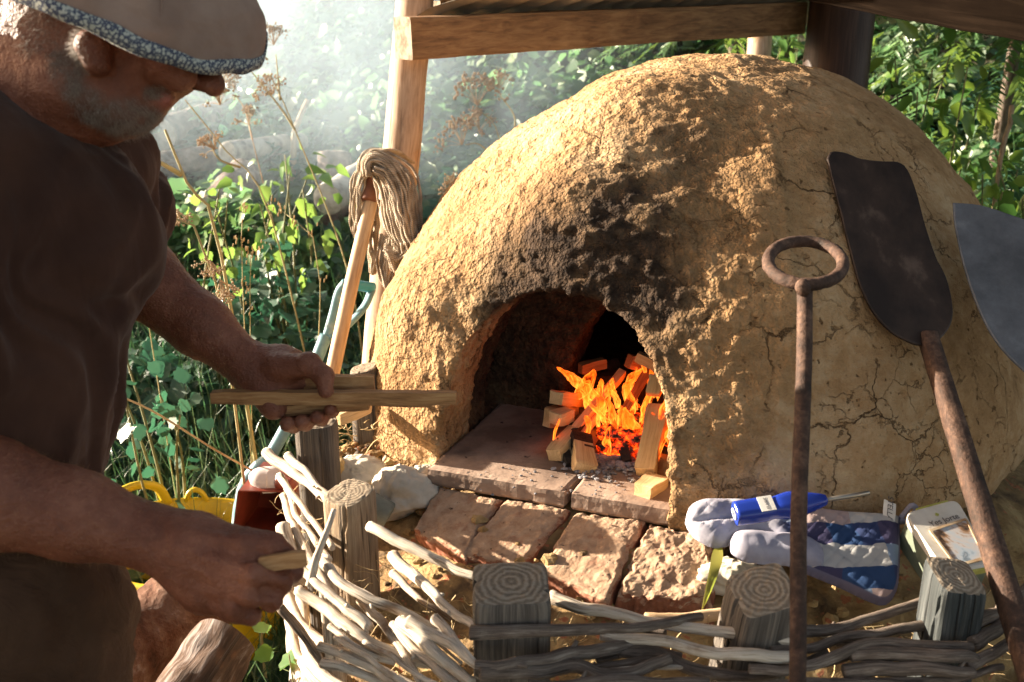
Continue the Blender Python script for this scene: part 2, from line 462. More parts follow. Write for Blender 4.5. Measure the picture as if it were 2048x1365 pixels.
outer = sstep(-0.02, 0.03, np.sqrt(((V[:, 0] - OC[0]) / 0.60) ** 2 + ((V[:, 1] - OC[1]) / 0.60) ** 2 + (np.maximum(wV, 0) / 0.53) ** 2) - 1)
PX, PY, _ = proj(V)
right = sstep(0.06, 0.46, (V[:, 0] - OC[0]) * 0.93 - (V[:, 1] - OC[1]) * 0.38 + 0.05)   # calm, trowelled right flank
arch_r = sstep(0.16, 0.02, np.abs(np.sqrt((uV / 0.19) ** 2 + (np.maximum(wV, 0) / 0.29) ** 2) - 1) * 0.19) * (nV < 0.3)
roughm = np.clip(1.0 - 0.86 * right + 0.3 * arch_r, 0, 1.3)
warp = np.stack([fbm(V * 5 + 3, 2), fbm(V * 5 + 31, 2), fbm(V * 5 + 57, 2)], 1) * 0.03
disp = 0.011 * fbm(V * 4.2, 3) * outer
disp += roughm * (0.0023 * fbm((V + warp) * np.array([17, 17, 34]), 5, 0.62) + 0.0014 * ridged((V + warp) * np.array([30, 30, 55]), 4))
clump = np.maximum(fbm(V * 38 + 8, 3) - 0.15, 0)
disp += (0.010 * clump) * (0.16 * roughm * outer + 0.62 * arch_r)
pits = np.maximum(fbm(V * 60 + 77, 2) - 0.45, 0); disp -= 0.006 * pits * roughm
disp += (0.0018 * fbm(V * 24, 5, .6) - 0.0016 * np.maximum(fbm(V * 55 + 3, 3) - .25, 0)) * right
# cracks: borders of distorted cells
def crackf(p, s, seed, width):
    q = p + np.stack([fbm(p * s * 1.7 + seed, 3), fbm(p * s * 1.7 + seed + 5, 3), fbm(p * s * 1.7 + seed + 9, 3)], 1) * (0.33 / s)
    c = np.abs(perlin(q * s + seed * 3.1))
    return np.exp(-(c / width) ** 2)
cr = crackf(V, 7.0, 2.0, 0.022) + 0.7 * crackf(V, 12.0, 6.0, 0.02)
mask = sstep(-0.1, 0.25, fbm(V * 3 + 40, 2))
cr = np.clip(cr * mask, 0, 1) * outer
disp -= 0.003 * cr * (1 - 0.6 * right)
V2 = V + Nn * disp[:, None]
# soot above the mouth and inside
hx = uV + 0.015 - 0.10 * np.clip((wV - 0.25) / 0.3, 0, 1)
so = np.exp(-((hx + .02 * fbm(V * 11, 3)) / np.where(wV < .34, 0.125, 0.085)) ** 2) * sstep(0.22, 0.27, wV) * sstep(0.60, 0.34, wV + 0.10 * fbm(V * 8, 4))
so = np.maximum(so, 0.9 * arch_r * sstep(0.13, 0.27, wV) * sstep(0.24, 0.10, np.abs(uV)) * (nV < .35))
so = np.clip(so * 1.25 + 0.55 * fbm(V * 16 + 4, 4) * so, 0, 1) * outer
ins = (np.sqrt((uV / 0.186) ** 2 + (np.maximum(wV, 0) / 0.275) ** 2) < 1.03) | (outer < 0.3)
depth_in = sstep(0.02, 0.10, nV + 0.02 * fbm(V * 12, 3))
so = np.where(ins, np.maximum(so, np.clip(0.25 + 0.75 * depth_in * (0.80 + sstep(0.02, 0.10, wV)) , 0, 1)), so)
jamb_glow = sstep(0.09, 0.0, np.abs(nV - 0.03)) * ins * sstep(0.22, 0.05, wV) * (uV < 0)  # reddish glow on the lower left jamb, painted into the clay colour
oven = thing('clay_oven', 'domed yellow clay bread oven with a sooty arched mouth and a fire burning inside', 'oven', (OC[0], OC[1], 0.765))
m = M('cob_clay'); v = m.coord('Object')
n1 = m.noise(v, 5, 8, 0.6); n2 = m.noise(v, 45, 6, 0.7); n3 = m.noise(v, 160, 4, 0.7)
mixn = m.math('ADD', m.math('MULTIPLY', n1, 0.6), m.math('MULTIPLY', n2, 0.4))
base = m.ramp(mixn, [(0.33, (0.21, 0.115, 0.048)), (0.5, (0.385, 0.232, 0.112)), (0.66, (0.52, 0.37, 0.215))])
straw = m.node('TexVoronoi', {'Vector': m.coord('Object', (220, 60, 220)), 'Scale': 1.0}, feature='F1').outputs[0]
base = m.mix(m.ramp(straw, [(0.0, 1.0), (0.09, 0.0)]), base, (0.55, 0.42, 0.22))
dv = m.node('VectorMath', {0: v, 1: m.mix(.5, (0, 0, 0), m.node('TexNoise', {'Vector': v, 'Scale': 9.0, 'Detail': 6.0, 'Roughness': .65}).outputs[1])}, operation='ADD').outputs[0]
dv2 = m.node('Mapping', {0: m.node('VectorMath', {0: v, 1: m.node('VectorMath', {0: m.node('TexNoise', {'Vector': v, 'Scale': 10.0, 'Detail': 6.0, 'Roughness': .62}).outputs[1], 'Scale': .11}, operation='SCALE').outputs[0]}, operation='ADD').outputs[0]}).outputs[0]
e1_ = m.node('TexVoronoi', {'Vector': dv2, 'Scale': 8.0}, feature='DISTANCE_TO_EDGE').outputs[0]; e2_ = m.node('TexVoronoi', {'Vector': dv2, 'Scale': 19.0}, feature='DISTANCE_TO_EDGE').outputs[0]
k1 = m.math('MULTIPLY', m.ramp(e1_, [(0.003, .9), (0.015, 0.0)]), m.ramp(m.noise(v, 6, 4, .6), [(.47, 0.0), (.62, 1.0)]))
k2 = m.math('MULTIPLY', m.ramp(e2_, [(0.004, .6), (0.020, 0.0)]), m.ramp(m.noise(v, 9, 4, .6), [(.53, 0.0), (.64, 1.0)]))
crk = m.math('MAXIMUM', k1, k2)
base = m.mix(crk, base, (0.075, 0.040, 0.018))
pit_ = m.ramp(m.noise(v, 85, 3, .55), [(.27, 1.0), (.335, 0.0)]); base = m.mix(m.math('MULTIPLY', pit_, .75), base, (0.11, 0.055, 0.022))
base = m.mix(m.attr('jamb_glow'), base, (0.30, 0.085, 0.035))
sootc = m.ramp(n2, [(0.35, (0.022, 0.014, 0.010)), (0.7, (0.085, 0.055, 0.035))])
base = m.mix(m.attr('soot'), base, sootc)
h = m.math('ADD', m.math('MULTIPLY', n2, 1.0), m.math('MULTIPLY', n3, 0.6))
vor = m.node('TexVoronoi', {'Vector': v, 'Scale': 55.0, 'Detail': 2.0, 'Roughness': 0.7}, feature='F1').outputs[0]
h = m.math('SUBTRACT', m.math('SUBTRACT', h, m.math('MULTIPLY', crk, 1.8)), m.math('MULTIPLY', pit_, .9))
h = m.math('ADD', h, m.math('MULTIPLY', vor, m.math('MULTIPLY', m.attr('rough'), 0.9)))
m.pbr(base, 0.95, m.bump(h, 0.95, 0.008), spec=0.15)
MAT['cob'] = m.m
dome = mesh('dome', V2, F, MAT['cob'], oven, attrs={'soot': so, 'crack': cr * 0.75, 'jamb_glow': jamb_glow * 0.8, 'rough': np.clip(roughm, 0, 1)})
# ------------------------------------------------------------------ ground, earth bank
def terr(x, y):
    x = np.asarray(x, float); y = np.asarray(y, float)
    z = 0.34 * np.maximum(y - 2.1, 0) - 0.12 * np.maximum(y - 9, 0) - 0.16 * np.maximum(y - 16, 0)
    z = np.maximum(z, 0) * 1.0
    z = z + 0.30 * np.maximum(x - 1.2, 0) * sstep(2.0, 3.2, y) * sstep(6, 2.0, x)
    return np.where(y > 60, 1.2, z)
def terr3(x, y):
    p = np.stack([np.asarray(x) * .9, np.asarray(y) * .9, np.zeros(len(x))], 1)
    return terr(x, y) + 0.10 * fbm(p, 3) * sstep(1.6, 3.0, y)
gx = np.concatenate([np.linspace(-120, -6, 24), np.linspace(-5.5, 6.5, 90), np.linspace(7, 120, 24)])
gy = np.concatenate([np.linspace(-120, -3, 16), np.linspace(-2.5, 10, 90), np.linspace(11, 140, 30)])
GX, GY = np.meshgrid(gx, gy, indexing='ij'); zz = terr3(GX.ravel(), GY.ravel())
ni, nj = GX.shape; ii, jj = np.meshgrid(np.arange(ni - 1), np.arange(nj - 1), indexing='ij'); a = (ii * nj + jj).ravel()
soil = simple('dark_soil', [(0.35, (0.018, 0.014, 0.009)), (0.55, (0.045, 0.038, 0.02)), (0.7, (0.05, 0.06, 0.025))], 6, 0.95, 0.6, 40, 0.02)
g = mesh('ground', np.stack([GX.ravel(), GY.ravel(), zz], 1), np.stack([a, a + nj, a + nj + 1, a + 1], 1), soil, loc=(0, 0, 0))
tag(g, kind='structure')

# ------------------------------------------------------------------ wattle line in plan (z ~ 0.8)
FL = np.array([(-0.20, 2.35), (-0.27, 2.0), (-0.31, 1.75), (-0.345, 1.58), (-0.352, 1.44), (-0.320, 1.29), (-0.262, 1.165), (-0.14, 1.07), (-0.0, 1.005), (0.15, 0.985),
               (0.293, 0.99), (0.41, 0.985), (0.53, 1.005), (0.72, 1.10), (0.90, 1.27), (1.05, 1.5), (1.15, 1.85)])
FC = crom(np.c_[FL, np.zeros(len(FL))], 120)[:, :2]
cen = np.array([0.42, 1.9])
rows = []
prof = [(0.05, 0.0), (0.045, 0.35), (0.05, 0.55), (0.06, 0.635), (0.085, 0.665), (0.13, 0.69), (0.19, 0.71), (0.27, 0.735), (0.36, 0.752), (0.50, 0.762), (0.75, 0.765), (1.2, 0.765)]
pf = crom(np.array([(o, z, 0) for o, z in prof]), 44)
for o, z, _ in pf:
    d = cen - FC; L = np.linalg.norm(d, axis=1)[:, None]
    rows.append(np.c_[FC + d / L * np.minimum(o, L - 0.02), np.full(len(FC), z)])
R = np.array(rows); nr, nc = R.shape[:2]; V = R.reshape(-1, 3)
dz = 0.018 * fbm(V * 9, 4) + 0.012 * np.maximum(fbm(V * 26, 3), 0)
amp = np.where(V[:, 2] > 0.6, 1.0, 0.6)
V = V + np.c_[fbm(V * 14 + 3, 3) * .008, fbm(V * 14 + 7, 3) * .008, dz * amp]
ii, jj = np.meshgrid(np.arange(nr - 1), np.arange(nc - 1), indexing='ij'); a = (ii * nc + jj).ravel()
rub = simple('clay_rubble', [(0.34, (0.09, 0.055, 0.028)), (0.48, (0.26, 0.16, 0.065)), (0.62, (0.42, 0.29, 0.13))], 14, 0.95, 0.8, 70, 0.01, speck=(60, 0.62, (0.35, 0.13, 0.06)))
g = mesh('earth_fill', V, np.stack([a, a + 1, a + nc + 1, a + nc], 1), rub, loc=(0.4, 1.6, 0)); tag(g, kind='structure')

# ------------------------------------------------------------------ hearth tiles (parts of the oven) and bricks in front
tile_m = simple('fired_tile', [(0.35, (0.17, 0.11, 0.08)), (0.5, (0.31, 0.215, 0.16)), (0.65, (0.42, 0.31, 0.24))], 9, 0.9, 0.4, 90, 0.003, speck=(50, 0.68, (0.05, 0.035, 0.03)))
def plate(corners, th, bev=0.004, sub=26, amp=0.0012, f=40, chip=0.0, seed=0, zf=None):
    """slab with irregular edges from 4 top corners (ccw seen from above): V,F"""
    c = np.array(corners, float); n = sub
    s = np.linspace(0, 1, n)
    S, T = np.meshgrid(s, s, indexing='ij')
    top = ((1 - S) * (1 - T))[..., None] * c[0] + (S * (1 - T))[..., None] * c[1] + (S * T)[..., None] * c[2] + ((1 - S) * T)[..., None] * c[3]
    nn = nrm(np.cross(c[1] - c[0], c[3] - c[0]))
    if nn[2] < 0: nn = -nn
    edge = np.minimum(np.minimum(S, 1 - S) * np.linalg.norm(c[1] - c[0]), np.minimum(T, 1 - T) * np.linalg.norm(c[3] - c[0]))
    ctr = c.mean(0)
    rnd = np.clip(1 - edge / max(bev, 1e-4), 0, 1)
    top = top - nn * (rnd ** 2 * bev)[..., None]
    Vt = top.reshape(-1, 3)
    no = fbm(Vt * f + seed, 4) * amp
    Vt = Vt + nn * no[:, None]
    if chip > 0:
        e2 = sstep(0.02, 0, edge.ravel())
        Vt = Vt - nn * (np.maximum(fbm(Vt * 55 + seed, 3), 0) * chip * (0.3 + e2))[:, None]
        inw = ctr - Vt; inw -= (inw @ nn)[:, None] * nn
        Vt = Vt + inw / np.linalg.norm(inw, axis=1)[:, None] * (e2 * (0.4 + fbm(Vt * 30 + seed, 3)) * chip * 1.1)[:, None]
    ring = [i * n for i in range(n)] + [(n - 1) * n + j for j in range(1, n)] + [i * n + n - 1 for i in range(n - 2, -1, -1)] + [j for j in range(n - 2, 0, -1)]
    F = [(i * n + j, (i + 1) * n + j, (i + 1) * n + j + 1, i * n + j + 1) for i in range(n - 1) for j in range(n - 1)]
    lv = [Vt]; k = len(Vt); R0 = Vt[ring]; m = len(ring); prev = ring
    for q in (0.25, 0.5, 0.8, 1.0):
        out = R0 - ctr; out -= (out @ nn)[:, None] * nn; out /= np.linalg.norm(out, axis=1)[:, None]
        lay = R0 - nn * th * q + out * (amp * 1.5 * fbm(R0 * 35 + seed + q * 9, 3) + (0.001 if q < 1 else -0.003))[:, None]
        lv.append(lay); cur = list(range(k, k + m)); k += m
        F += [(prev[(i + 1) % m], prev[i], cur[i], cur[(i + 1) % m]) for i in range(m)]
        prev = cur
    V = np.concatenate(lv)
    F.append(tuple(prev[::-1]))
    nrmv = np.cross(V[F[0][1]] - V[F[0][0]], V[F[0][3]] - V[F[0][0]])
    if nrmv.dot(nn) < 0: F = [f[::-1] for f in F]
    return V, F
hl, hm, hr = Pz(855, 936, .80), Pz(1128, 982, .80), Pz(1372, 1024, .80)
hm2 = hm + AU * 0.012
dpt = AN * 0.33
for a_, b_, s in ((hl, hm, 1), (hm2, hr, 2)):
    sk = AU * (0.02 if s == 1 else 0.0)
    V, F = plate([a_, b_, b_ + dpt + AU * 0.03, a_ + dpt], 0.028, 0.002, 40, 0.0006, 22, 0.0011, s)
    mesh('hearth_tile', V, F, tile_m, oven, smooth=False)
fl = simple('ashy_floor', [(0.4, (0.03, 0.022, 0.018)), (0.6, (0.09, 0.075, 0.07))], 14, 0.95, 0.6, 60, 0.006)
V, F = plate([A0 + AU * -.5 + AN * .30 - [0, 0, .001], A0 + AU * .5 + AN * .30 - [0, 0, .001], A0 + AU * .5 + AN * 1.0, A0 + AU * -.5 + AN * 1.0], 0.03, 0.003, 20, 0.002, 20, 0, 5)
mesh('oven_floor', V - [0, 0, 0.004], F, fl, oven)
brick_m = M('old_mortared_brick'); v = brick_m.coord('Object')
n1 = brick_m.noise(v, 16, 6, 0.65); n2 = brick_m.noise(v, 60, 6, 0.7); n3 = brick_m.noise(v, 5, 3, 0.5)
red = brick_m.ramp(n2, [(0.35, (0.20, 0.075, 0.045)), (0.65, (0.34, 0.15, 0.095))])
mor = brick_m.ramp(n2, [(0.35, (0.33, 0.205, 0.13)), (0.6, (0.45, 0.31, 0.21)), (0.72, (0.50, 0.38, 0.28))])
geo = brick_m.node('NewGeometry'); nz = brick_m.node('SeparateXYZ', {0: geo.outputs['True Normal']}).outputs[2]
k = brick_m.math('MULTIPLY', brick_m.ramp(nz, [(0.25, 0.0), (0.6, 1.0)]), brick_m.ramp(n1, [(0.28, 0.25), (0.40, 1.0)]))
pit = brick_m.ramp(brick_m.noise(v, 90, 3, 0.6), [(0.27, 0.0), (0.33, 1.0)])
col = brick_m.mix(k, red, mor); col = brick_m.mix(pit, (0.10, 0.06, 0.045), col)
brick_m.pbr(col, 0.95, brick_m.bump(brick_m.math('ADD', brick_m.math('MULTIPLY', n2, 1.2), pit), 0.8, 0.004), spec=0.15)
BR = [([(878, 968), (1006, 992), (928, 1118), (818, 1062)], .772, .735, 0.055, 'rust red brick with a shaded left corner, leftmost of the row below the hearth'),
      ([(1012, 990), (1142, 1012), (1036, 1142), (908, 1108)], .776, .735, 0.055, 'brick with pale mortared face and rounded outer end, second of the row from the left'),
      ([(1150, 1016), (1290, 1036), (1214, 1205), (1070, 1150)], .776, .735, 0.06, 'large brick caked in buff mortar, behind the middle stake top'),
      ([(1296, 1040), (1430, 1062), (1432, 1212), (1224, 1196)], .776, .735, 0.06, 'crumbly brick with lumpy mortar under the tip of the oven mitt, rightmost of the row')]
for i, (c, z0, z1, th, lab) in enumerate(BR):
    w = [Pz(c[0][0], c[0][1], z0), Pz(c[1][0], c[1][1], z0), Pz(c[2][0], c[2][1], z1), Pz(c[3][0], c[3][1], z1)]
    V, F = plate([w[3], w[2], w[1], w[0]], th, 0.008, 60, 0.0022 if i < 3 else 0.0048, 26, 0.004 if i < 3 else 0.008, 20 + i * 7)
    o = mesh('ledge_brick', V, F, brick_m.m, smooth=False); tag(o, lab, 'brick', 'bricks laid below the oven mouth')

# ------------------------------------------------------------------ loose stones
def rock(c, r, seed, facet=0.5, sub=14, amp=0.25):
    th = np.linspace(0, math.pi, sub); ph = np.linspace(0, 2 * math.pi, sub * 2, endpoint=False)
    T, Q = np.meshgrid(th, ph, indexing='ij')
    d = np.stack([np.sin(T) * np.cos(Q), np.sin(T) * np.sin(Q), np.cos(T)], -1).reshape(-1, 3)
    rg = np.random.default_rng(seed); pl = rg.normal(size=(11, 3)); pl /= np.linalg.norm(pl, axis=1)[:, None]; h = rg.uniform(0.62, 0.95, 11)
    dist = np.min(np.where(d @ pl.T > 0.05, h / np.maximum(d @ pl.T, 0.05), 9), axis=1)
    rad = np.minimum(1.0, dist) * facet + (1 - facet)
    rad = rad * (1 + amp * 0.5 * fbm(d * 1.6 + seed, 3) + 0.05 * fbm(d * 7 + seed, 3))
    V = d * rad[:, None] * np.array(r) + np.array(c)
    n, k = T.shape
    F = [(i * k + j, (i + 1) * k + j, (i + 1) * k + (j + 1) % k, i * k + (j + 1) % k) for i in range(n - 1) for j in range(k)]
    return V, F
chalk = simple('chalk_stone', [(0.35, (0.40, 0.35, 0.27)), (0.55, (0.60, 0.55, 0.46)), (0.7, (0.70, 0.66, 0.58))], 9, 0.95, 0.5, 50, 0.005)
ochre = simple('ochre_stone', [(0.35, (0.34, 0.19, 0.055)), (0.5, (0.50, 0.33, 0.12)), (0.68, (0.60, 0.48, 0.28))], 12, 0.95, 0.6, 55, 0.006)
flint = simple('green_grey_stone', [(0.35, (0.10, 0.11, 0.085)), (0.6, (0.28, 0.29, 0.235))], 10, 0.8, 0.4, 50, 0.004)
ST = [(652, 945, .76, (.036, .03, .032), ochre, 'lumpy ochre stone between the grey log post and the flat pale stone'),
      (712, 946, .755, (.048, .032, .028), chalk, 'flat pale stone with a smooth ochre end behind the split stake'),
      (802, 990, .75, (.060, .048, .042), chalk, 'big white chalk stone with flat faces left of the bricks'),
      (1462, 1150, .745, (.050, .035, .024), chalk, 'pale stone poking out below the oven mitt thumb'),
      (850, 950, .775, (.022, .02, .02), chalk, 'little pointed white stone touching the hearth tile corner')]
for i, (px, py, z, r, mm, lab) in enumerate(ST):
    c = Pz(px, py, z); V, F = rock(c, r, 40 + i * 3, 0.95, 44); V = V + (V - c) * (.10 * ridged(V * 22 + i, 4) + .05 * fbm(V * 70, 3))[:, None] * .6
    tag(mesh('stone', V, F, mm, smooth=True), lab, 'stone')
pth = crom([Pz(728, 1005, .765), Pz(776, 1033, .745)], 8)
V, F, U = tube(pth, [.020, .021, .022, .022, .022, .023, .023, .022], 14, 0.08, 30)
tag(mesh('stone', V, F, flint, uv=U), 'smooth grey-green cylindrical stone with a dark end right of the split stake', 'stone')
# crumbs of clay: loose rubble nobody could count
parts = []; rg = np.random.default_rng(5)
for i in range(420):
    t = rg.integers(8, 100); o = rg.uniform(0.055, 0.28); d = cen - FC[t]; d /= np.linalg.norm(d)
    x, y = FC[t] + d * o; z = 0.655 + 0.10 * sstep(0.05, 0.3, np.array([o]))[0]
    s = rg.uniform(0.002, 0.008) * (1.6 if rg.random() < .12 else 1)
    parts.append(rock((x, y, z + s * .4), (s * 1.3, s, s * .8), i, 1.0, 5, 0.6))
for i in range(150):   # crumbs at the foot of the arch
    q = A0 + AU * rg.uniform(-.42, -.22) + AN * rg.uniform(-.03, .12); s = rg.uniform(0.003, 0.010)
    parts.append(rock((q[0], q[1], 0.765 + s * .4), (s * 1.3, s, s * .8), i, 1.0, 5, 0.6))
V, F, U = join(parts); tag(mesh('clay_crumbs', V, F, rub, smooth=False), kind='stuff')

# ------------------------------------------------------------------ wattle fence: stakes and woven rods
fence = thing('wattle_fence', 'low woven wattle fence of bare rods round squared stakes holding the oven ledge', 'fence', (0.1, 1.1, 0))
ring_m = M('end_grain'); v = ring_m.coord('UV'); 
wv = ring_m.math('MULTIPLY', ring_m.math('ADD', ring_m.math('SINE', ring_m.math('ADD', ring_m.math('MULTIPLY', ring_m.attr('rad'), 34.0), ring_m.math('MULTIPLY', ring_m.noise(ring_m.coord('Object'), 40, 4, 0.6), 13.0))), 1.0), 0.22)
nn_ = ring_m.noise(ring_m.coord('Object'), 150, 5, 0.7)
cc = ring_m.ramp(ring_m.math('ADD', wv, ring_m.math('MULTIPLY', nn_, .8)), [(0.25, (0.12, 0.095, 0.07)), (0.6, (0.22, 0.175, 0.13)), (0.85, (0.30, 0.25, 0.19))])
ring_m.pbr(cc, 0.95, ring_m.bump(ring_m.math('ADD', ring_m.math('MULTIPLY', wv, .5), nn_), 0.6, 0.002), spec=0.1); MAT['end'] = ring_m.m
def stake(top, w, bottom_z, name='stake', parent=None, sq=0.55, lean=(0, 0), seg=60, seed=0, tilt=(0, 0), mat=None, flat=1.0, rot=0.0, cuts=1.0, label=None):
    """squared weathered stake with a chamfered, cracked top; own mesh with an end grain cap"""
    top = np.asarray(top, float); H = top[2] - bottom_z; nrow = 30
    zs = 1 - (np.linspace(0, 1, nrow)[::-1]) ** 1.7 * 1.0
    a = np.linspace(0, 2 * math.pi, seg, endpoint=False); e = 2 + sq * 9
    prof = (np.abs(np.cos(a)) ** e + np.abs(np.sin(a)) ** e) ** (-1 / e)
    rg = np.random.default_rng(seed); ck = rg.uniform(0, 2 * math.pi, 5); cd = rg.uniform(.05, .16, 5) * cuts; cw = rg.uniform(0.03, 0.06, 5)
    V = []; U = []
    for i, t in enumerate(zs):
        z = bottom_z + H * t
        ch = 1 - 0.05 * max(0, (t - (1 - 0.008 / H * 1.0)) / (0.008 / H)) ** 2
        r = w * prof * (1 + 0.022 * fbm(np.stack([np.cos(a) * 2 + seed, np.sin(a) * 2, np.full(seg, z * 7)], 1), 3)) * ch
        for k in range(5):
            dd = np.angle(np.exp(1j * (a - ck[k] - 0.15 * math.sin(z * 20 + k)))); r = r * (1 - cd[k] * np.exp(-(dd / cw[k]) ** 2) * sstep(top[2] - rg.uniform(.5, .5), top[2] - .05, np.array([z]))[0])
        x = r * np.cos(a); y = r * np.sin(a) * flat
        X = x * math.cos(rot) - y * math.sin(rot); Y = x * math.sin(rot) + y * math.cos(rot)
        hz = z + (tilt[0] * X + tilt[1] * Y) * t ** 8
        V.append(np.stack([top[0] + lean[0] * (z - top[2]) + X, top[1] + lean[1] * (z - top[2]) + Y, hz], 1))
        U.append(np.stack([a * w, np.full(seg, z) + seed], 1))
    F = [(i * seg + j, i * seg + (j + 1) % seg, (i + 1) * seg + (j + 1) % seg, (i + 1) * seg + j) for i in range(nrow - 1) for j in range(seg)]
    mi = [0] * len(F); last = V[-1]; c = last.mean(0)
    for q in (0.85, 0.6, 0.3):
        lay = c + (last - c) * q; lay[:, 2] += 0.0012 + 0.0012 * fbm(lay * 90 + seed, 3)
        V.append(lay); U.append(U[-1])
        i = len(V) - 2; new = [(i * seg + j, i * seg + (j + 1) % seg, (i + 1) * seg + (j + 1) % seg, (i + 1) * seg + j) for j in range(seg)]
        F += new; mi += [1] * len(new)
    Vs = np.concatenate(V); Us = np.concatenate(U)
    Vs = np.vstack([Vs, V[-1].mean(0)]); Us = np.vstack([Us, [0, 0]]); b = (len(V) - 1) * seg
    F += [(b + j, b + (j + 1) % seg, len(Vs) - 1) for j in range(seg)]; mi += [1] * seg
    return mesh(name, Vs, F, [mat or MAT['stake_wood'], MAT['end']], parent, uv=Us, mi=mi, smooth=False, attrs={'rad': np.minimum(1.2, np.hypot(Vs[:, 0] - top[0], Vs[:, 1] - top[1]) / w)})
stake(Pz(698, 985, .85), 0.031, 0.0, parent=fence, sq=0.2, seed=3, rot=0.9, tilt=(0.10, 0.12))
stake(Pz(1022, 1166, .85), 0.045, 0.0, parent=fence, sq=0.75, seed=1, rot=0.05, tilt=(0, .1), mat=MAT['grey_stake'], flat=.9)
stake(Pz(1527, 1180, .85), 0.036, 0.0, parent=fence, sq=0.5, seed=6, rot=0.2, lean=(0.10, 0), tilt=(.15, .25), mat=MAT['grey_stake'])
stake(Pz(1912, 1152, .86), 0.029, 0.0, parent=fence, sq=0.4, seed=9, rot=0.1, tilt=(-.2, .25), mat=MAT['shade_stake'])
stake(Pz(655, 1150, .77), 0.013, 0.0, parent=fence, sq=0.1, seed=12, lean=(-0.02, 0), mat=MAT['pale_rod'])
stake(Pz(632, 842, .88), 0.032, 0.0, parent=fence, sq=0.1, seed=15, mat=MAT['grey_stake'])
stake(Pz(728, 736, .90), 0.024, 0.0, parent=fence, sq=0.1, seed=18, mat=MAT['grey_stake'], tilt=(.2, 0))
stake((0.93, 1.33, .80), 0.035, 0.0, parent=fence, sq=0.3, seed=21, mat=MAT['grey_stake'])
def rodz(pts, r, mat, seed, z=True, parent=fence, seg=9, n=34, wob=0.06, name='woven_rod'):
    w = [Pz(*p) if z else P(*p) for p in pts]
    path = crom(np.array(w), n); path = path + 0.0035 * np.stack([fbm(path * 16 + seed, 2), fbm(path * 16 + seed + 9, 2), fbm(path * 16 + seed + 20, 2)], 1)
    rr = r * .88 * (1 + 0.16 * np.sin(np.linspace(0, 3, n) + seed)) * np.linspace(1.06, 0.86, n)
    V, F, U = tube(path, rr, seg, wob, 90, seed=seed)
    # knots and snapped twig stubs
    parts = [(V, F, U)]; rg = np.random.default_rng(int(seed * 7 + 3))
    T, N, B = frames(path)
    for k in range(rg.integers(0, 3)):
        i = rg.integers(4, n - 4); a = rg.uniform(0, 6.28); d = nrm(N[i] * math.cos(a) + B[i] * math.sin(a) + T[i] * 0.8)
        parts.append(tube([path[i], path[i] + d * rr[i] * 1.3, path[i] + d * rr[i] * rg.uniform(1.6, 2.6)], [rr[i] * .55, rr[i] * .4, rr[i] * .3], 6, 0.1, 50, seed=seed))
    V, F, U = join(parts)
    return mesh(name, V, F, mat, parent, uv=U)
pr, br = MAT['pale_rod'], MAT['bark_rod']
LIT = [
 ([(535, 905, .82), (600, 955, .815), (660, 1005, .81)], .0095), ([(575, 912, .83), (620, 955, .83), (668, 1002, .82)], .0075),
 ([(560, 950, .80), (600, 1010, .80), (650, 1075, .79), (665, 1100, .79)], .0072), ([(572, 978, .79), (600, 1040, .79), (660, 1120, .78)], .0066),
 ([(566, 992, .785), (590, 1060, .78), (640, 1150, .77), (668, 1190, .77)], .008), ([(582, 1030, .77), (600, 1090, .77), (630, 1150, .765), (660, 1200, .765)], .0065),
 ([(742, 1052, .835), (800, 1085, .83), (870, 1118, .825), (952, 1156, .82)], .0082),
 ([(788, 1112, .80), (840, 1165, .805), (900, 1215, .81), (958, 1262, .81)], .0090),
 ([(786, 1145, .78), (830, 1195, .775), (872, 1222, .77), (900, 1240, .76)], .0068),
 ([(643, 1122, .81), (675, 1158, .81), (740, 1200, .80), (800, 1222, .79), (868, 1255, .78), (900, 1275, .775)], .0098),
 ([(603, 1137, .80), (640, 1165, .80), (690, 1215, .79), (740, 1255, .78)], .0088),
 ([(596, 1178, .785), (640, 1205, .78), (680, 1245, .775), (745, 1290, .765), (815, 1318, .755), (860, 1330, .75)], .0095),
 ([(800, 1240, .79), (850, 1285, .79), (905, 1325, .785), (945, 1362, .78)], .0095), ([(815, 1245, .80), (880, 1275, .80), (930, 1312, .80), (958, 1334, .80)], .0085),
 ([(870, 1238, .80), (905, 1275, .80), (940, 1318, .80), (962, 1345, .79)], .0075), ([(645, 1325, .75), (700, 1340, .75), (760, 1360, .745), (820, 1385, .74)], .0085),
 ([(660, 1255, .775), (720, 1300, .77), (790, 1325, .76)], .006), ([(780, 1250, .78), (830, 1300, .775), (880, 1345, .77), (930, 1390, .765)], .0075),
 ([(640, 1290, .76), (690, 1310, .76), (760, 1345, .755), (820, 1400, .75)], .007), ([(720, 1200, .775), (780, 1262, .77), (815, 1320, .765), (850, 1390, .76)], .0065)]
for i, (p, r) in enumerate(LIT): rodz(p, r * .88, pr, i + 1)
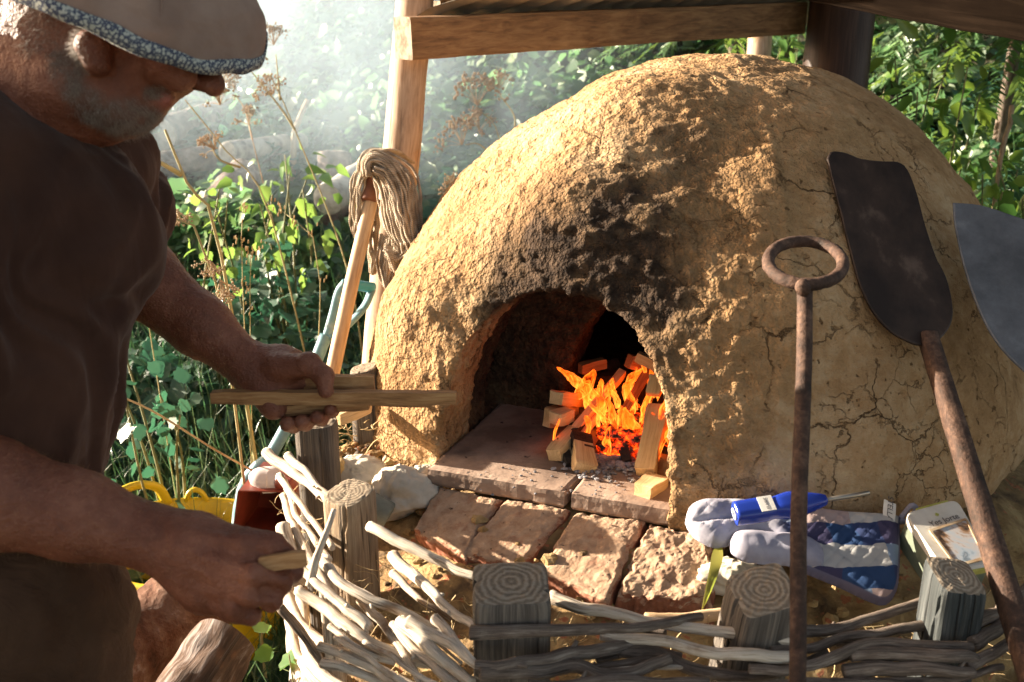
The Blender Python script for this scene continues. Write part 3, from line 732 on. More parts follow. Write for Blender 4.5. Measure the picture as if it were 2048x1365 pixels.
DRK = [
 ([(945, 1262, .815), (1010, 1264, .818), (1080, 1262, .818), (1180, 1258, .82), (1290, 1252, .82), (1400, 1235, .80)], .0085, br),
 ([(1098, 1196, .80), (1180, 1218, .80), (1290, 1242, .80), (1400, 1262, .80), (1500, 1270, .805), (1590, 1278, .80)], .0095, pr),
 ([(1200, 1270, .79), (1290, 1278, .795), (1400, 1300, .80), (1500, 1312, .80), (1600, 1318, .79)], .0088, pr),
 ([(948, 1335, .80), (1010, 1332, .80), (1100, 1315, .795), (1200, 1298, .79), (1290, 1285, .78)], .0088, br),
 ([(960, 1352, .795), (1060, 1345, .79), (1140, 1332, .785), (1200, 1348, .78), (1260, 1350, .78), (1310, 1325, .785), (1340, 1312, .79)], .0085, br),
 ([(1240, 1300, .78), (1310, 1305, .78), (1370, 1330, .775), (1430, 1352, .77), (1500, 1355, .77), (1580, 1340, .77), (1650, 1310, .77)], .0075, br),
 ([(1290, 1242, .775), (1380, 1236, .775), (1470, 1222, .78), (1560, 1212, .785)], .0100, MAT['handle_wood']),
 ([(1560, 1262, .79), (1650, 1262, .79), (1740, 1240, .79), (1850, 1205, .79), (1960, 1190, .78)], .0085, br),
 ([(1540, 1305, .79), (1640, 1292, .79), (1740, 1265, .79), (1860, 1250, .79)], .0075, br),
 ([(1500, 1340, .79), (1620, 1335, .79), (1740, 1285, .80), (1860, 1292, .80), (1940, 1296, .79)], .0075, br),
 ([(1700, 1315, .79), (1800, 1308, .795), (1890, 1312, .80), (1955, 1318, .79)], .0085, br),
 ([(1690, 1345, .78), (1790, 1338, .785), (1880, 1340, .79), (1950, 1345, .785)], .0085, br),
 ([(1935, 1250, .80), (1975, 1230, .80), (2010, 1215, .79), (2060, 1170, .79)], .009, br),
 ([(1945, 1290, .79), (1990, 1262, .79), (2050, 1215, .785), (2120, 1170, .78)], .0095, br),
 ([(1930, 1330, .785), (1985, 1310, .785), (2060, 1262, .78), (2150, 1200, .77)], .0088, br),
 ([(1060, 1372, .79), (1180, 1370, .785), (1300, 1368, .78), (1420, 1372, .78)], .0085, br),
 ([(1420, 1382, .78), (1560, 1376, .78), (1700, 1368, .775), (1850, 1372, .775)], .0085, br)]
for i, (p, r, mm) in enumerate(DRK): rodz(p, r, mm, 40 + i)
rgx = np.random.default_rng(61)
for i in [*range(4), *range(12, 22)]:      # thin tangled shoots between the main rods
    if i < 12: x0 = rgx.uniform(590, 800); y0 = 1120 + (x0 - 590) * .55 + rgx.uniform(-20, 150); L = rgx.uniform(110, 260); p = [(x0, y0, .775), (x0 + L * .5, y0 + L * .30 + rgx.uniform(-8, 8), .78), (x0 + L, y0 + L * .66, .775)]
    else: x0 = rgx.uniform(980, 1750); y0 = rgx.uniform(1255, 1362); L = rgx.uniform(140, 330); p = [(x0, y0, .775), (x0 + L * .5, y0 + rgx.uniform(-14, 14), .775), (x0 + L, y0 + rgx.uniform(-28, 20), .775)]
    rodz(p, rgx.uniform(.003, .0052), pr if i < 12 or rgx.random() < .3 else br, 80 + i, n=24, seg=7)
# lower courses down to the ground, rods in front of one stake and behind the next
def along(t0, t1, n=30):
    k = np.linspace(t0, t1, n); i = np.clip(k.astype(int), 0, len(FC) - 2); f = (k - i)[:, None]
    return FC[i] * (1 - f) + FC[i + 1] * f, k
rg = np.random.default_rng(21)
for lev in range(19):
    z0 = 0.04 + lev * 0.0345
    if z0 > .70: break
    for t0 in range(4 + (lev % 3) * 9, 104, 30):
        t1 = min(t0 + rg.integers(28, 40), 118); p2, k = along(t0, t1)
        ph = (0 if lev % 2 else math.pi)
        out = FC.mean(0) * 0 + (p2 - cen); out /= np.linalg.norm(out, axis=1)[:, None]
        off = 0.012 * np.sin(k / 11.0 * math.pi + ph) + 0.006
        zz = z0 + rg.uniform(-.008, .008) + 0.008 * np.sin(k * .3 + lev)
        path = np.c_[p2 + out * off[:, None], zz]
        V, F, U = tube(path, np.linspace(.010, .007, 30) * rg.uniform(.85, 1.15), 8, 0.06, 80, seed=lev + t0)
        mesh('woven_rod', V, F, br if (t0 > 45 and rg.random() < .7) else pr, fence, uv=U)
for (p, r, mm, lab, cat) in [
    ([(560, 1215, 1.36), (600, 1262, 1.36), (640, 1320, 1.37), (665, 1375, 1.38)], .0062, br, 'broken grey branch leaning up against the outside of the wattle fence', 'branch'),
    ([(566, 1052, 1.42), (572, 1085, 1.40), (590, 1130, 1.37), (600, 1165, 1.35)], .011, pr, 'stubby peeled twig with knots poking out beside the red box', 'twig')]:
    w = [P(*q) for q in p]; V, F, U = tube(crom(w, 20), r, 9, .2, 50, seed=3)
    tag(mesh('branch', V, F, mm, uv=U), lab, cat)
V, F, U = tube(crom([P(668, 1020, 1.30), P(655, 1060, 1.28), P(632, 1120, 1.27), P(620, 1172, 1.27)], 20), np.linspace(.0035, .006, 20), 8, .2, 60, seed=8)
tag(mesh('twig', V, F, pr, uv=U), 'thin pale twig stuck upright through the left end of the wattle', 'twig')
# dry roots, straw and fibres hanging in the wattle and round the clay
parts = []
def fibre(c, d, L, r, curl, rg):
    d = nrm(d); side = nrm(np.cross(d, rg.normal(size=3)))
    p = [np.array(c)]; 
    for k in range(5): d = nrm(d + side * curl * rg.uniform(.2, 1) + rg.normal(size=3) * curl * .5); p.append(p[-1] + d * L / 5)
    return tube(np.array(p), np.linspace(r, r * .5, 6), 3, cap=False)
for i in range(520):
    t = rg.integers(24, 100); d = cen - FC[t]; d /= np.linalg.norm(d); o = rg.uniform(-.012, .09)
    c = (*(FC[t] + d * o), rg.uniform(.64, .80) - max(0, o) * .4)
    parts.append(fibre(c, rg.normal(size=3) * [1, 1, .7], rg.uniform(.02, .07), rg.uniform(.0004, .0010), .7, rg))
for i in range(260):
    q = A0 + AU * rg.uniform(-.48, -.26) + AN * rg.uniform(-.02, .3)
    parts.append(fibre((q[0], q[1], .765 + rg.uniform(0, .05)), rg.normal(size=3) * [1, 1, .5], rg.uniform(.02, .06), rg.uniform(.0005, .0013), .4, rg))
V, F, U = join(parts)
straw_m = simple('dry_straw', [(0.3, (0.30, 0.19, 0.08)), (0.7, (0.55, 0.42, 0.22))], 20, 0.8, 0.0, 30)
MAT['straw'] = straw_m
tag(mesh('straw_and_roots', V, F, straw_m), kind='stuff')

# ------------------------------------------------------------------ timber shelter
shel = thing('timber_shelter', 'open shelter of peeled round posts and sawn beams under a corrugated roof', 'shelter', (0.5, 2.1, 0))
def pole(p0, p1, r0, r1, mat, name='post', seg=20, wob=.05, label=None, seed=0, n=40):
    path = np.array([p0 + (p1 - p0) * t for t in np.linspace(0, 1, n)])
    path += 0.008 * np.stack([fbm(path * 2 + seed, 2), fbm(path * 2 + 9 + seed, 2), 0 * path[:, 0]], 1)
    V, F, U = tube(path, np.linspace(r0, r1, n), seg, wob, 9, seed=seed)
    o = mesh(name, V, F, mat, shel, uv=U)
    if label: o['label'] = label
    return o
def down(a, b):   # extend a line a->b (a on top) to the ground
    t = (a[2] - terr(a[0], a[1])) / (a[2] - b[2]); return a + (b - a) * t
pa, pb = P(835, -60, 2.27), P(768, 700, 2.29)
pole(pa + (pa - pb) * .25, down(pa, pb), .042, .046, MAT['post_wood'], seed=1, label='pale peeled round post that the mop leans on')
pa, pb = P(1524, -30, 3.35), P(1516, 140, 3.35); pole(pa + (pa - pb), down(pa, pb) , .040, .042, MAT['post_wood'], seed=2)
pa, pb = P(1692, -40, 2.75), P(1662, 200, 2.75); pole(pa + (pa - pb), down(pa, pb), .088, .092, MAT['dark_post'], seed=3, seg=28, wob=.02, label='thick dark brown round post')
def beam(p0, p1, hw, hh, mat, name='beam', seed=0, n=30, label=None):
    """sawn beam from p0 to p1, half width hw (horizontal), half height hh"""
    ax = nrm(p1 - p0); s = nrm(np.cross(ax, [0, 0, 1])); up = np.cross(s, ax)
    V = []; U = []; c = [(-1, -1), (-.8, -1), (0, -1), (.8, -1), (1, -1), (1, -.8), (1, 0), (1, .8), (1, 1), (.8, 1), (0, 1), (-.8, 1), (-1, 1), (-1, .8), (-1, 0), (-1, -.8)]
    L = np.linalg.norm(p1 - p0)
    for i in range(n):
        q = p0 + (p1 - p0) * i / (n - 1)
        for k, (a, b) in enumerate(c):
            f = .975 if abs(a) == 1 and abs(b) == 1 else 1
            V.append(q + s * a * hw * f + up * b * hh * f); U.append((k / 16 * (hw + hh) * 4 + seed, L * i / (n - 1) + seed))
    V = np.array(V); V += 0.0018 * np.stack([fbm(V * 9 + seed, 3), fbm(V * 9 + 4 + seed, 3), fbm(V * 9 + 8 + seed, 3)], 1); m = 16
    F = [(i * m + j, i * m + (j + 1) % m, (i + 1) * m + (j + 1) % m, (i + 1) * m + j) for i in range(n - 1) for j in range(m)]
    mi = [0] * len(F); F += [tuple(range(m))[::-1], tuple((n - 1) * m + j for j in range(m))]; mi += [1, 1]
    fn = np.cross(V[F[0][1]] - V[F[0][0]], V[F[0][3]] - V[F[0][0]])
    if fn.dot(V[F[0][0]] - p0) < 0: F = [f[::-1] for f in F]
    o = mesh(name, V, F, [mat, MAT['end']], shel, smooth=False, uv=np.array(U), mi=mi)
    if label: o['label'] = label
    return o
b0, b1 = P(806, 77, 2.14), P(1592, 36, 2.86)
beam(b0, b1, .036, .0435, MAT['beam_wood'], seed=1, label='orange brown sawn beam across the front of the pale post')
b2, b3 = P(874, 22, 2.30), P(1640, -12, 3.0)
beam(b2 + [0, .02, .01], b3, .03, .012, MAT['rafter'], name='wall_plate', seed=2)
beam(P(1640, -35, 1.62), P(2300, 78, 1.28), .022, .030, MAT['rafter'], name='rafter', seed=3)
beam(P(900, 4, 2.28), P(880, -260, 1.7), .02, .022, MAT['beam_wood'], name='rafter', seed=4)
tin = simple('dull_corrugated_sheet', [(0.35, (0.16, 0.13, 0.10)), (0.6, (0.30, 0.26, 0.21))], 5, 0.6, 0.2, 30, 0.003)
eh = nrm([b1[0] - b0[0], b1[1] - b0[1], 0]); gh = np.array([eh[1], -eh[0], 0])
for k in range(4):
    us = np.linspace(0, 1, 84); ss = np.linspace(-0.16, 3.6, 30); U_, S_ = np.meshgrid(us, ss, indexing='ij')
    aL = 0.07 + 0.78 * k + (0.95 * np.maximum(S_ + 0.05, 0) * (S_ < .9) + .9 * (S_ >= .9)) * (k == 0)
    A_ = aL + U_ * (0.07 + 0.78 * k + 0.80 - aL)
    A_ = np.maximum(A_, aL)
    Pq = b0 * [1, 1, 0] + A_[..., None] * eh + S_[..., None] * gh
    Pq[..., 2] = 1.487 + 0.40 * S_ + .009 * np.cos(A_ * 2 * math.pi / .076) + .003 * (k % 2)
    V = Pq.reshape(-1, 3); n2 = len(ss)
    ii, jj = np.meshgrid(np.arange(len(us) - 1), np.arange(n2 - 1), indexing='ij'); a = (ii * n2 + jj).ravel()
    F = np.stack([a, a + n2, a + n2 + 1, a + 1], 1)
    V = np.vstack([V, V + [0, 0, .0012]]); F = np.vstack([F[:, ::-1], F + len(us) * n2])
    mesh('roof_sheet', V, F, tin, shel)
# ------------------------------------------------------------------ foliage
def leaf_tpl(w=0.45, fold=0.12, droop=0.15, kind='oval'):
    """leaf along +Y of length 1, width w: 8 verts"""
    if kind == 'oval': ts, ws = (0.3, 0.68), (0.48, 0.40)
    elif kind == 'round': ts, ws = (0.25, 0.72), (0.5, 0.47)
    else: ts, ws = (0.22, 0.6), (0.5, 0.34)
    V = [(0, 0, 0)]
    for t, q in zip(ts, ws): V += [(-w * q, t, fold * w - droop * t * t), (0, t, -droop * t * t), (w * q, t, fold * w - droop * t * t)]
    V.append((0, 1, -droop))
    V = np.array(V, float)
    F = np.array([(0, 2, 1, 1), (0, 3, 2, 2), (1, 2, 5, 4), (2, 3, 6, 5), (4, 5, 7, 7), (5, 6, 7, 7)])
    return V, F
def lobed_tpl(n=5):
    """bramble / hogweed style lobed leaf"""
    V = [(0, 0.28, 0)]; m = n * 4
    for k in range(m):
        a = -math.pi / 2 + 2 * math.pi * k / m
        r = 0.33 + 0.17 * math.cos(a - math.pi / 2) + (0.03 if k % 2 == 0 else -0.025) + (0.07 if k % 5 == 0 else 0)
        V.append((r * math.cos(a) * 1.0, 0.42 + r * math.sin(a) * 1.1, 0.07 * abs(math.cos(a)) - 0.10 * (math.sin(a) > .3)))
    V = np.array(V); V[1] = (0, 0, 0)
    F = np.array([(0, 1 + k, 1 + (k + 1) % m) for k in range(m)])
    return V, F
def scatter(tpl, pos, ydir, nor, size, rg):
    TV, TF = tpl; n = len(pos)
    y = ydir / np.linalg.norm(ydir, axis=1)[:, None]
    x = np.cross(y, nor); x /= np.maximum(np.linalg.norm(x, axis=1), 1e-6)[:, None]; z = np.cross(x, y)
    S = size[:, None, None]
    V = pos[:, None, :] + S * (TV[None, :, 0:1] * x[:, None, :] + TV[None, :, 1:2] * y[:, None, :] + TV[None, :, 2:3] * z[:, None, :])
    F = TF[None] + (np.arange(n) * len(TV))[:, None, None]
    return V.reshape(-1, 3), F.reshape(-1, TF.shape[1])
def leafmesh(name, tpl, pos, ydir, nor, size, mat, parent=None, rg=None, loc=None):
    rg = rg or RNG; V, F = scatter(tpl, pos, ydir, nor, size, rg)
    # degenerate quads -> triangles
    if F.shape[1] == 4: F = np.concatenate([F[:, [0, 1, 2]], F[F[:, 2] != F[:, 3]][:, [0, 2, 3]]])
    r = np.repeat(rg.random(len(pos)), len(tpl[0]))
    return mesh(name, V, F, mat, parent, smooth=False, attrs={'rnd': r}, loc=loc)
def leaf_mat(name, stops, rough=0.42, trans=0.4, tcol=(0.35, 0.5, 0.06), nscale=3.0):
    m = M(name); r = m.attr('rnd'); nz = m.noise(m.coord('Object'), nscale, 3, 0.5)
    f = m.math('ADD', m.math('MULTIPLY', r, 0.6), m.math('MULTIPLY', nz, 0.5)); c = m.ramp(f, stops)
    b = m.pbr(c, rough, spec=0.6)
    tr = m.node('BsdfTranslucent', {'Color': m.mix(0.55, c, tcol)})
    mx = m.node('MixShader', {0: trans}); m.l.new(b.outputs[0], mx.inputs[1]); m.l.new(tr.outputs[0], mx.inputs[2]); m.l.new(mx.outputs[0], m.out.inputs[0])
    return m.m
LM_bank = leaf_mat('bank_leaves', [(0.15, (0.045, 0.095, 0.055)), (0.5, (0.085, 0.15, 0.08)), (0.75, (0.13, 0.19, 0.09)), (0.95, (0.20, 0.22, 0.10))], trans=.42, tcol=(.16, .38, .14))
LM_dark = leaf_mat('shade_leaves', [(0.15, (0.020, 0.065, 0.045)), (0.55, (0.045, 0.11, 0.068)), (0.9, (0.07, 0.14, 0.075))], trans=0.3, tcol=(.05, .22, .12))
LM_lime = leaf_mat('lime_leaves', [(0.15, (0.06, 0.15, 0.045)), (0.6, (0.10, 0.21, 0.055)), (0.95, (0.22, 0.29, 0.09))], trans=0.45, tcol=(0.32, 0.5, 0.08))
LM_shrub = leaf_mat('glossy_shrub_leaves', [(0.15, (0.035, 0.10, 0.022)), (0.6, (0.07, 0.17, 0.035)), (0.95, (0.22, 0.30, 0.05))], rough=0.3, trans=0.35)
LM_con = leaf_mat('conifer_green', [(0.15, (0.035, 0.09, 0.035)), (0.6, (0.07, 0.16, 0.055)), (0.95, (0.13, 0.23, 0.08))], trans=0.3)
grass_m = leaf_mat('grass_blades', [(0.15, (0.025, 0.07, 0.03)), (0.6, (0.07, 0.13, 0.05)), (0.95, (0.22, 0.22, 0.11))], trans=0.3, tcol=(.10, .30, .12))
rg = np.random.default_rng(77)
def bankpts(n, xlo, xhi, ylo, yhi, power=1.0):
    y = ylo + (yhi - ylo) * rg.random(n) ** power; x = rg.uniform(xlo, xhi, n) * (y / 4.0)
    return x, y
def keep_out(x, y, m=0.0):
    dx, dy = x - 0.42, y - 1.9
    return (dx * dx + dy * dy > (0.80 + m) ** 2) & ~((x > -0.45 - m) & (x < 1.4) & (y < 2.5))
# the leafy bank: a mass of small leaves nobody could count
n = 52000; x, y = bankpts(n, -2.6, 3.0, 3.3, 10.5, 1.25)
hump = np.maximum(0, fbm(np.stack([x * 1.3, y * 1.3, 0 * x], 1), 3)) * 0.5 + 0.08
z = terr3(x, y) + hump * (rg.random(n) ** 0.5) + 0.02
yd = np.stack([rg.normal(size=n), rg.normal(size=n) - 0.3, rg.normal(size=n) * 0.35 - .1], 1)
no = np.stack([rg.normal(size=n) * .6 - .75, rg.normal(size=n) * .6 - .15, np.full(n, .75)], 1)
pos = np.stack([x, y, z], 1); size = rg.uniform(0.035, 0.085, n)
h = rg.random(n) < 0.72
tag(leafmesh('bank_undergrowth', leaf_tpl(.7, .12, .2), pos[h], yd[h], no[h], size[h], LM_bank, loc=(0, 5, 0)), kind='stuff')
tag(leafmesh('bank_undergrowth', lobed_tpl(), pos[~h], yd[~h], no[~h], size[~h] * 1.25, LM_bank, loc=(0, 5, 0)), kind='stuff')
# darker nettles and brambles nearer, behind the fence
n = 26000; x, y = bankpts(n, -3.0, 2.6, 1.75, 4.5, 1.0); k = keep_out(x, y) ; x, y = x[k], y[k]; n = len(x)
hump = np.maximum(0, fbm(np.stack([x * 2, y * 2, 0 * x + 4], 1), 3)) * 0.4 + 0.10
z = terr3(x, y) + hump * rg.random(n) ** .6
yd = np.stack([rg.normal(size=n), rg.normal(size=n) - .3, rg.normal(size=n) * .4 - .1], 1)
no = np.stack([rg.normal(size=n) * .5 - .2, rg.normal(size=n) * .5 - .4, np.ones(n)], 1)
pos = np.stack([x, y, z], 1); size = rg.uniform(.03, .08, n); h = rg.random(n) < .55
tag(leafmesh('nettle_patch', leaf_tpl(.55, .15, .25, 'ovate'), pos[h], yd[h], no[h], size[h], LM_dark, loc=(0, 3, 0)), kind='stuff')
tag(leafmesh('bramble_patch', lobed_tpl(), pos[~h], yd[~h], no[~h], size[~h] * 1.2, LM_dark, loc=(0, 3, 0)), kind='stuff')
# grass: curved blades
def blades(n, x, y, hmin, hmax, w, rg, lean=0.6):
    z = terr3(x, y); h = rg.uniform(hmin, hmax, n); a = rg.uniform(0, 2 * math.pi, n); b = rg.uniform(.1, 1.0, n) * lean
    dx, dy = np.cos(a), np.sin(a); V = []
    for t, ww in ((0, 1), (.35, .9), (.7, .6), (1.0, .05)):
        cx = x + dx * b * h * t * t; cy = y + dy * b * h * t * t; cz = z + h * (t - 0.35 * b * t * t)
        V.append(np.stack([cx - dy * w * ww, cy + dx * w * ww, cz], 1)); V.append(np.stack([cx + dy * w * ww, cy - dx * w * ww, cz], 1))
    V = np.stack(V, 1); base = (np.arange(n) * 8)[:, None, None]
    F = (np.array([(0, 1, 3, 2), (2, 3, 5, 4), (4, 5, 7, 6)])[None] + base).reshape(-1, 4)
    return V.reshape(-1, 3), F, np.repeat(rg.random(n), 8)
n = 24000; x, y = bankpts(n, -3.0, 2.6, 1.2, 3.6); k = keep_out(x, y) & ~((x < -0.1) & (y < 1.75)); x, y = x[k], y[k]
V, F, r = blades(len(x), x, y, .12, .48, .0022, rg, 0.9)
tag(mesh('long_grass', V, F, grass_m, smooth=False, attrs={'rnd': r}, loc=(0, 2, 0)), kind='stuff')
n = 5000; x = rg.uniform(-1.6, -0.33, n); y = rg.uniform(1.0, 2.0, n); k = (x < -.40) | (y > 1.8); x, y = x[k], y[k]
V, F, r = blades(len(x), x, y, .05, .22, .0018, rg, 0.9)
tag(mesh('short_grass', V, F, grass_m, smooth=False, attrs={'rnd': r * .9 + .1}, loc=(0, 2, 0)), kind='stuff')

# conifer hedge on the right: fronds of fine needles hung on drooping twigs
def conifer(cx, cy, rad, hgt, seed, label, name='conifer_bush'):
    rg = np.random.default_rng(seed); t = thing(name, label, 'conifer', (cx, cy, float(terr(cx, cy))), 'conifers beyond the oven')
    z0 = float(terr(cx, cy))
    V, F, U = tube(np.array([(cx, cy, z0 - .05), (cx, cy, z0 + hgt * .9)]), [.03, .01], 8); mesh('trunk', V, F, MAT['bark_rod'], t, uv=U)
    P_, Y_, N_, S_ = [], [], [], []
    for b in range(int(520 * rad * hgt)):
        hz = rg.uniform(.02, 1) ** .9; a = rg.uniform(0, 2 * math.pi); r = rad * (1 - hz ** 2 * .75) * rg.uniform(.45, 1.08)
        d = np.array([math.cos(a), math.sin(a), rg.uniform(-.35, .25)]); c = np.array([cx, cy, z0 + hz * hgt]) + d * [r, r, r * .4]
        tip = nrm(d + rg.normal(size=3) * .35 - [0, 0, .35]); side = nrm(np.cross(tip, [0, 0, 1])); L = rg.uniform(.10, .22)
        up = np.cross(side, tip)
        for k in range(9):
            q = c + tip * L * k / 9 - [0, 0, .02 * (k / 9) ** 2]
            for s in (-1, 1):
                P_.append(q); Y_.append(tip * .8 + side * s * .8 + rg.normal(size=3) * .12); N_.append(up + rg.normal(size=3) * .2); S_.append(L * .42 * (1 - .6 * k / 9))
    leafmesh('crown', leaf_tpl(.19, .1, .1), np.array(P_), np.array(Y_), np.array(N_), np.array(S_), LM_con, t, rg)
    return t
conifer(1.72, 3.55, .62, 2.0, 1, 'bushy dark green conifer right of the thick dark post')
conifer(2.45, 3.35, .62, 1.9, 2, 'conifer with feathery fronds at the right edge of the picture')
conifer(1.05, 4.9, .55, 1.7, 3, 'dark conifer seen over the top of the oven dome')
# broadleaf shrubs with countable big leaves
leafT = leaf_tpl(.42, .16, .28)
def oneleaf(parent, p, d, nor, L, mat, rnd, name='leaf', tpl=None):
    TV, TF = tpl or leafT
    V, F = scatter((TV, TF), np.array([p]), np.array([d]), np.array([nor]), np.array([L]), None)
    if F.shape[1] == 4: F = [tuple(dict.fromkeys(f)) for f in F.tolist()]
    return mesh(name, V, F if isinstance(F, list) else F, mat, parent, smooth=True, attrs={'rnd': np.full(len(V), rnd)})
def shrub(pts, base, nleaf, Lr, label, mat, seed, name='leafy_shrub', cat='shrub', spread=.10, tpl=None, group=None, stemr=.004):
    rg = np.random.default_rng(seed); base = np.array(base, float)
    t = thing(name, label, cat, base, group)
    for q in pts:
        q = np.array(q); mid = (base + q) / 2 + rg.normal(size=3) * .06 + [0, 0, .05]
        path = crom(np.array([base, mid, q]), 14); V, F, U = tube(path, np.linspace(stemr * 1.4, stemr * .5, 14), 6)
        mesh('stem', V, F, MAT['stem'], t, uv=U)
        for i in range(nleaf):
            c = path[rg.integers(9, 14)] + rg.normal(size=3) * spread * [1, 1, .8]
            d = nrm(c - q + rg.normal(size=3) * .04) + [0, 0, -.35] + rg.normal(size=3) * .5
            oneleaf(t, c, d, np.array([-.3, -.5, .8]) + rg.normal(size=3) * .45, rg.uniform(*Lr), mat, rg.random(), tpl=tpl)
    return t
MAT['stem'] = simple('green_stem', [(0.3, (0.10, 0.11, 0.04)), (0.7, (0.22, 0.20, 0.09))], 10, 0.7, 0, 10)
b = P(1900, 420, 3.0); b[2] = float(terr(b[0], b[1]))
shrub([P(1790, 115, 2.75), P(1865, 140, 2.7), P(1935, 135, 2.7), P(1835, 185, 2.65), P(1960, 190, 2.7), P(1770, 170, 2.8), P(1900, 110, 2.8)], b, 13, (.055, .085), 'glossy broad leaved shrub hanging beside the thick dark post', LM_shrub, 5, spread=.075)
b = P(2010, 520, 2.9); b[2] = float(terr(b[0], b[1]))
shrub([P(1965, 350, 2.7), P(2005, 385, 2.6), P(2035, 340, 2.7), P(1990, 300, 2.7), P(2045, 400, 2.6)], b, 13, (.04, .065), 'round leaved low shrub above the grey peel at the right edge', LM_shrub, 6, spread=.07, tpl=leaf_tpl(.62, .12, .15, 'round'))
b = P(1580, 240, 4.4); b[2] = float(terr(b[0], b[1]))
shrub([P(1570, 70, 4.2), P(1590, 95, 4.2), P(1480, 85, 4.3), P(1600, 40, 4.3), P(1450, 90, 4.5)], b, 14, (.06, .10), 'pale leaved sapling between the thin post and the thick dark post', LM_lime, 8, spread=.12)
# lime green weeds lit by the sun, left of the mop
lob = lobed_tpl()
b = P(570, 560, 3.1); b[2] = float(terr(b[0], b[1]))
shrub([P(580, 345, 3.0), P(545, 390, 2.95), P(605, 375, 3.0), P(570, 310, 3.1), P(620, 340, 3.05), P(520, 410, 2.9)], b, 14, (.035, .065), 'sunlit lime green weed left of the mop head', LM_lime, 9, name='leafy_weed', cat='weed', spread=.07, tpl=leaf_tpl(.6, .12, .3, 'ovate'))
b = P(450, 560, 2.9); b[2] = float(terr(b[0], b[1]))
shrub([P(440, 370, 2.85), P(455, 400, 2.85), P(430, 410, 2.8)], b, 12, (.03, .055), 'drooping pale green leaves in front of the fallen trunk', LM_lime, 10, name='leafy_weed', cat='weed', spread=.045, tpl=lob)
b = P(330, 860, 2.3); b[2] = float(terr(b[0], b[1]))
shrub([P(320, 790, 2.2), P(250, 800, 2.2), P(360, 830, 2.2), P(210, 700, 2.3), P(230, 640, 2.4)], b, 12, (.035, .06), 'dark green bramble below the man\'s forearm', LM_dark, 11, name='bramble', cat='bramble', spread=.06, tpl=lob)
b = P(590, 1330, 1.5); b[2] = float(terr(b[0], b[1]))
shrub([P(585, 1240, 1.5), P(578, 1310, 1.46), P(600, 1355, 1.45)], b, 4, (.035, .055), 'small green weed at the foot of the wattle fence beside the logs', LM_shrub, 12, name='leafy_weed', cat='weed', spread=.02, tpl=lob, stemr=.002)
# dry umbel plants and grasses
dry_m = simple('dry_stalk', [(0.3, (0.24, 0.20, 0.08)), (0.7, (0.42, 0.36, 0.18))], 8, 0.7, 0, 10)
brown_m = simple('dry_seedhead', [(0.3, (0.26, 0.17, 0.10)), (0.7, (0.46, 0.35, 0.22))], 30, 0.8, 0, 10)
def umbel_plant(stems, umb, label, seed, mat=None, r=.0035, head=None, name='dry_umbel_plant', cat='plant'):
    rg = np.random.default_rng(seed); base = np.array(stems[0][0]); 
    t = thing(name, label, cat, base)
    for s in stems:
        path = crom(np.array(s), 22); V, F, U = tube(path, np.linspace(r, r * .45, 22), 7, .05, 30); mesh('stem', V, F, mat or dry_m, t, uv=U)
    for c, R, d in umb:
        parts = []; c = np.array(c); d = nrm(d)
        for k in range(13):
            e = nrm(d + rg.normal(size=3) * .55); q = c + e * R; parts.append(tube(np.array([c, (c + q) / 2 + d * R * .08, q]), [.0011, .0009, .0007], 4, cap=False))
            for j in range(9):
                o = q + rg.normal(size=3) * R * .13; s_ = R * .045 * rg.uniform(.6, 1.3); v, f = box(o, [s_, 0, 0], [0, s_ * .8, 0], [0, 0, s_]); parts.append((v, f))
        V, F, U = join(parts); mesh('seed_head', V, F, head or brown_m, t)
    return t
def gnd(px, py, d):
    p = P(px, py, d); p[2] = float(terr(p[0], p[1])); return p
T_ = np.array
umbel_plant([[gnd(745, 900, 3.0), P(700, 560, 2.9), P(590, 260, 2.85), P(540, 150, 2.85)], [P(590, 260, 2.85), P(560, 215, 2.85), P(500, 140, 2.8)], [P(560, 200, 2.85), P(552, 110, 2.9)]],
            [(P(495, 132, 2.8), .06, (-.3, 0, .9)), (P(548, 90, 2.9), .05, (0, 0, 1)), (P(545, 190, 2.85), .05, (-.6, 0, .8))], 'tall green umbel plant rising behind the hat brim and leaning left of the mop', 1)
umbel_plant([[gnd(520, 760, 2.3), P(440, 500, 2.2), P(380, 380, 2.15), P(330, 260, 2.1)], [P(362, 350, 2.15), P(310, 320, 2.1), P(270, 300, 2.1)]], [], 'thick yellow green forked stalk beside the dark T-shirt', 2, r=.006)
umbel_plant([[gnd(640, 620, 2.8), P(540, 430, 2.7), P(450, 300, 2.65), P(370, 200, 2.6)], [P(480, 335, 2.65), P(440, 320, 2.6), P(420, 290, 2.6)]],
            [(P(430, 300, 2.6), .04, (-.5, 0, .8)), (P(365, 195, 2.6), .05, (-.4, 0, .8)), (P(440, 210, 2.7), .045, (0, 0, 1))], 'pale green umbel plant with small yellowish heads below the man\'s nose', 3)
umbel_plant([[gnd(600, 480, 3.2), P(520, 340, 3.1), P(498, 250, 3.1)], [P(505, 280, 3.1), P(490, 220, 3.1), P(470, 190, 3.1)]], [(P(498, 250, 3.1), .05, (0, 0, 1)), (P(470, 180, 3.1), .05, (-.2, 0, 1))], 'thin dry stalk with pinkish seed heads behind the weeds', 4, mat=brown_m, r=.003)
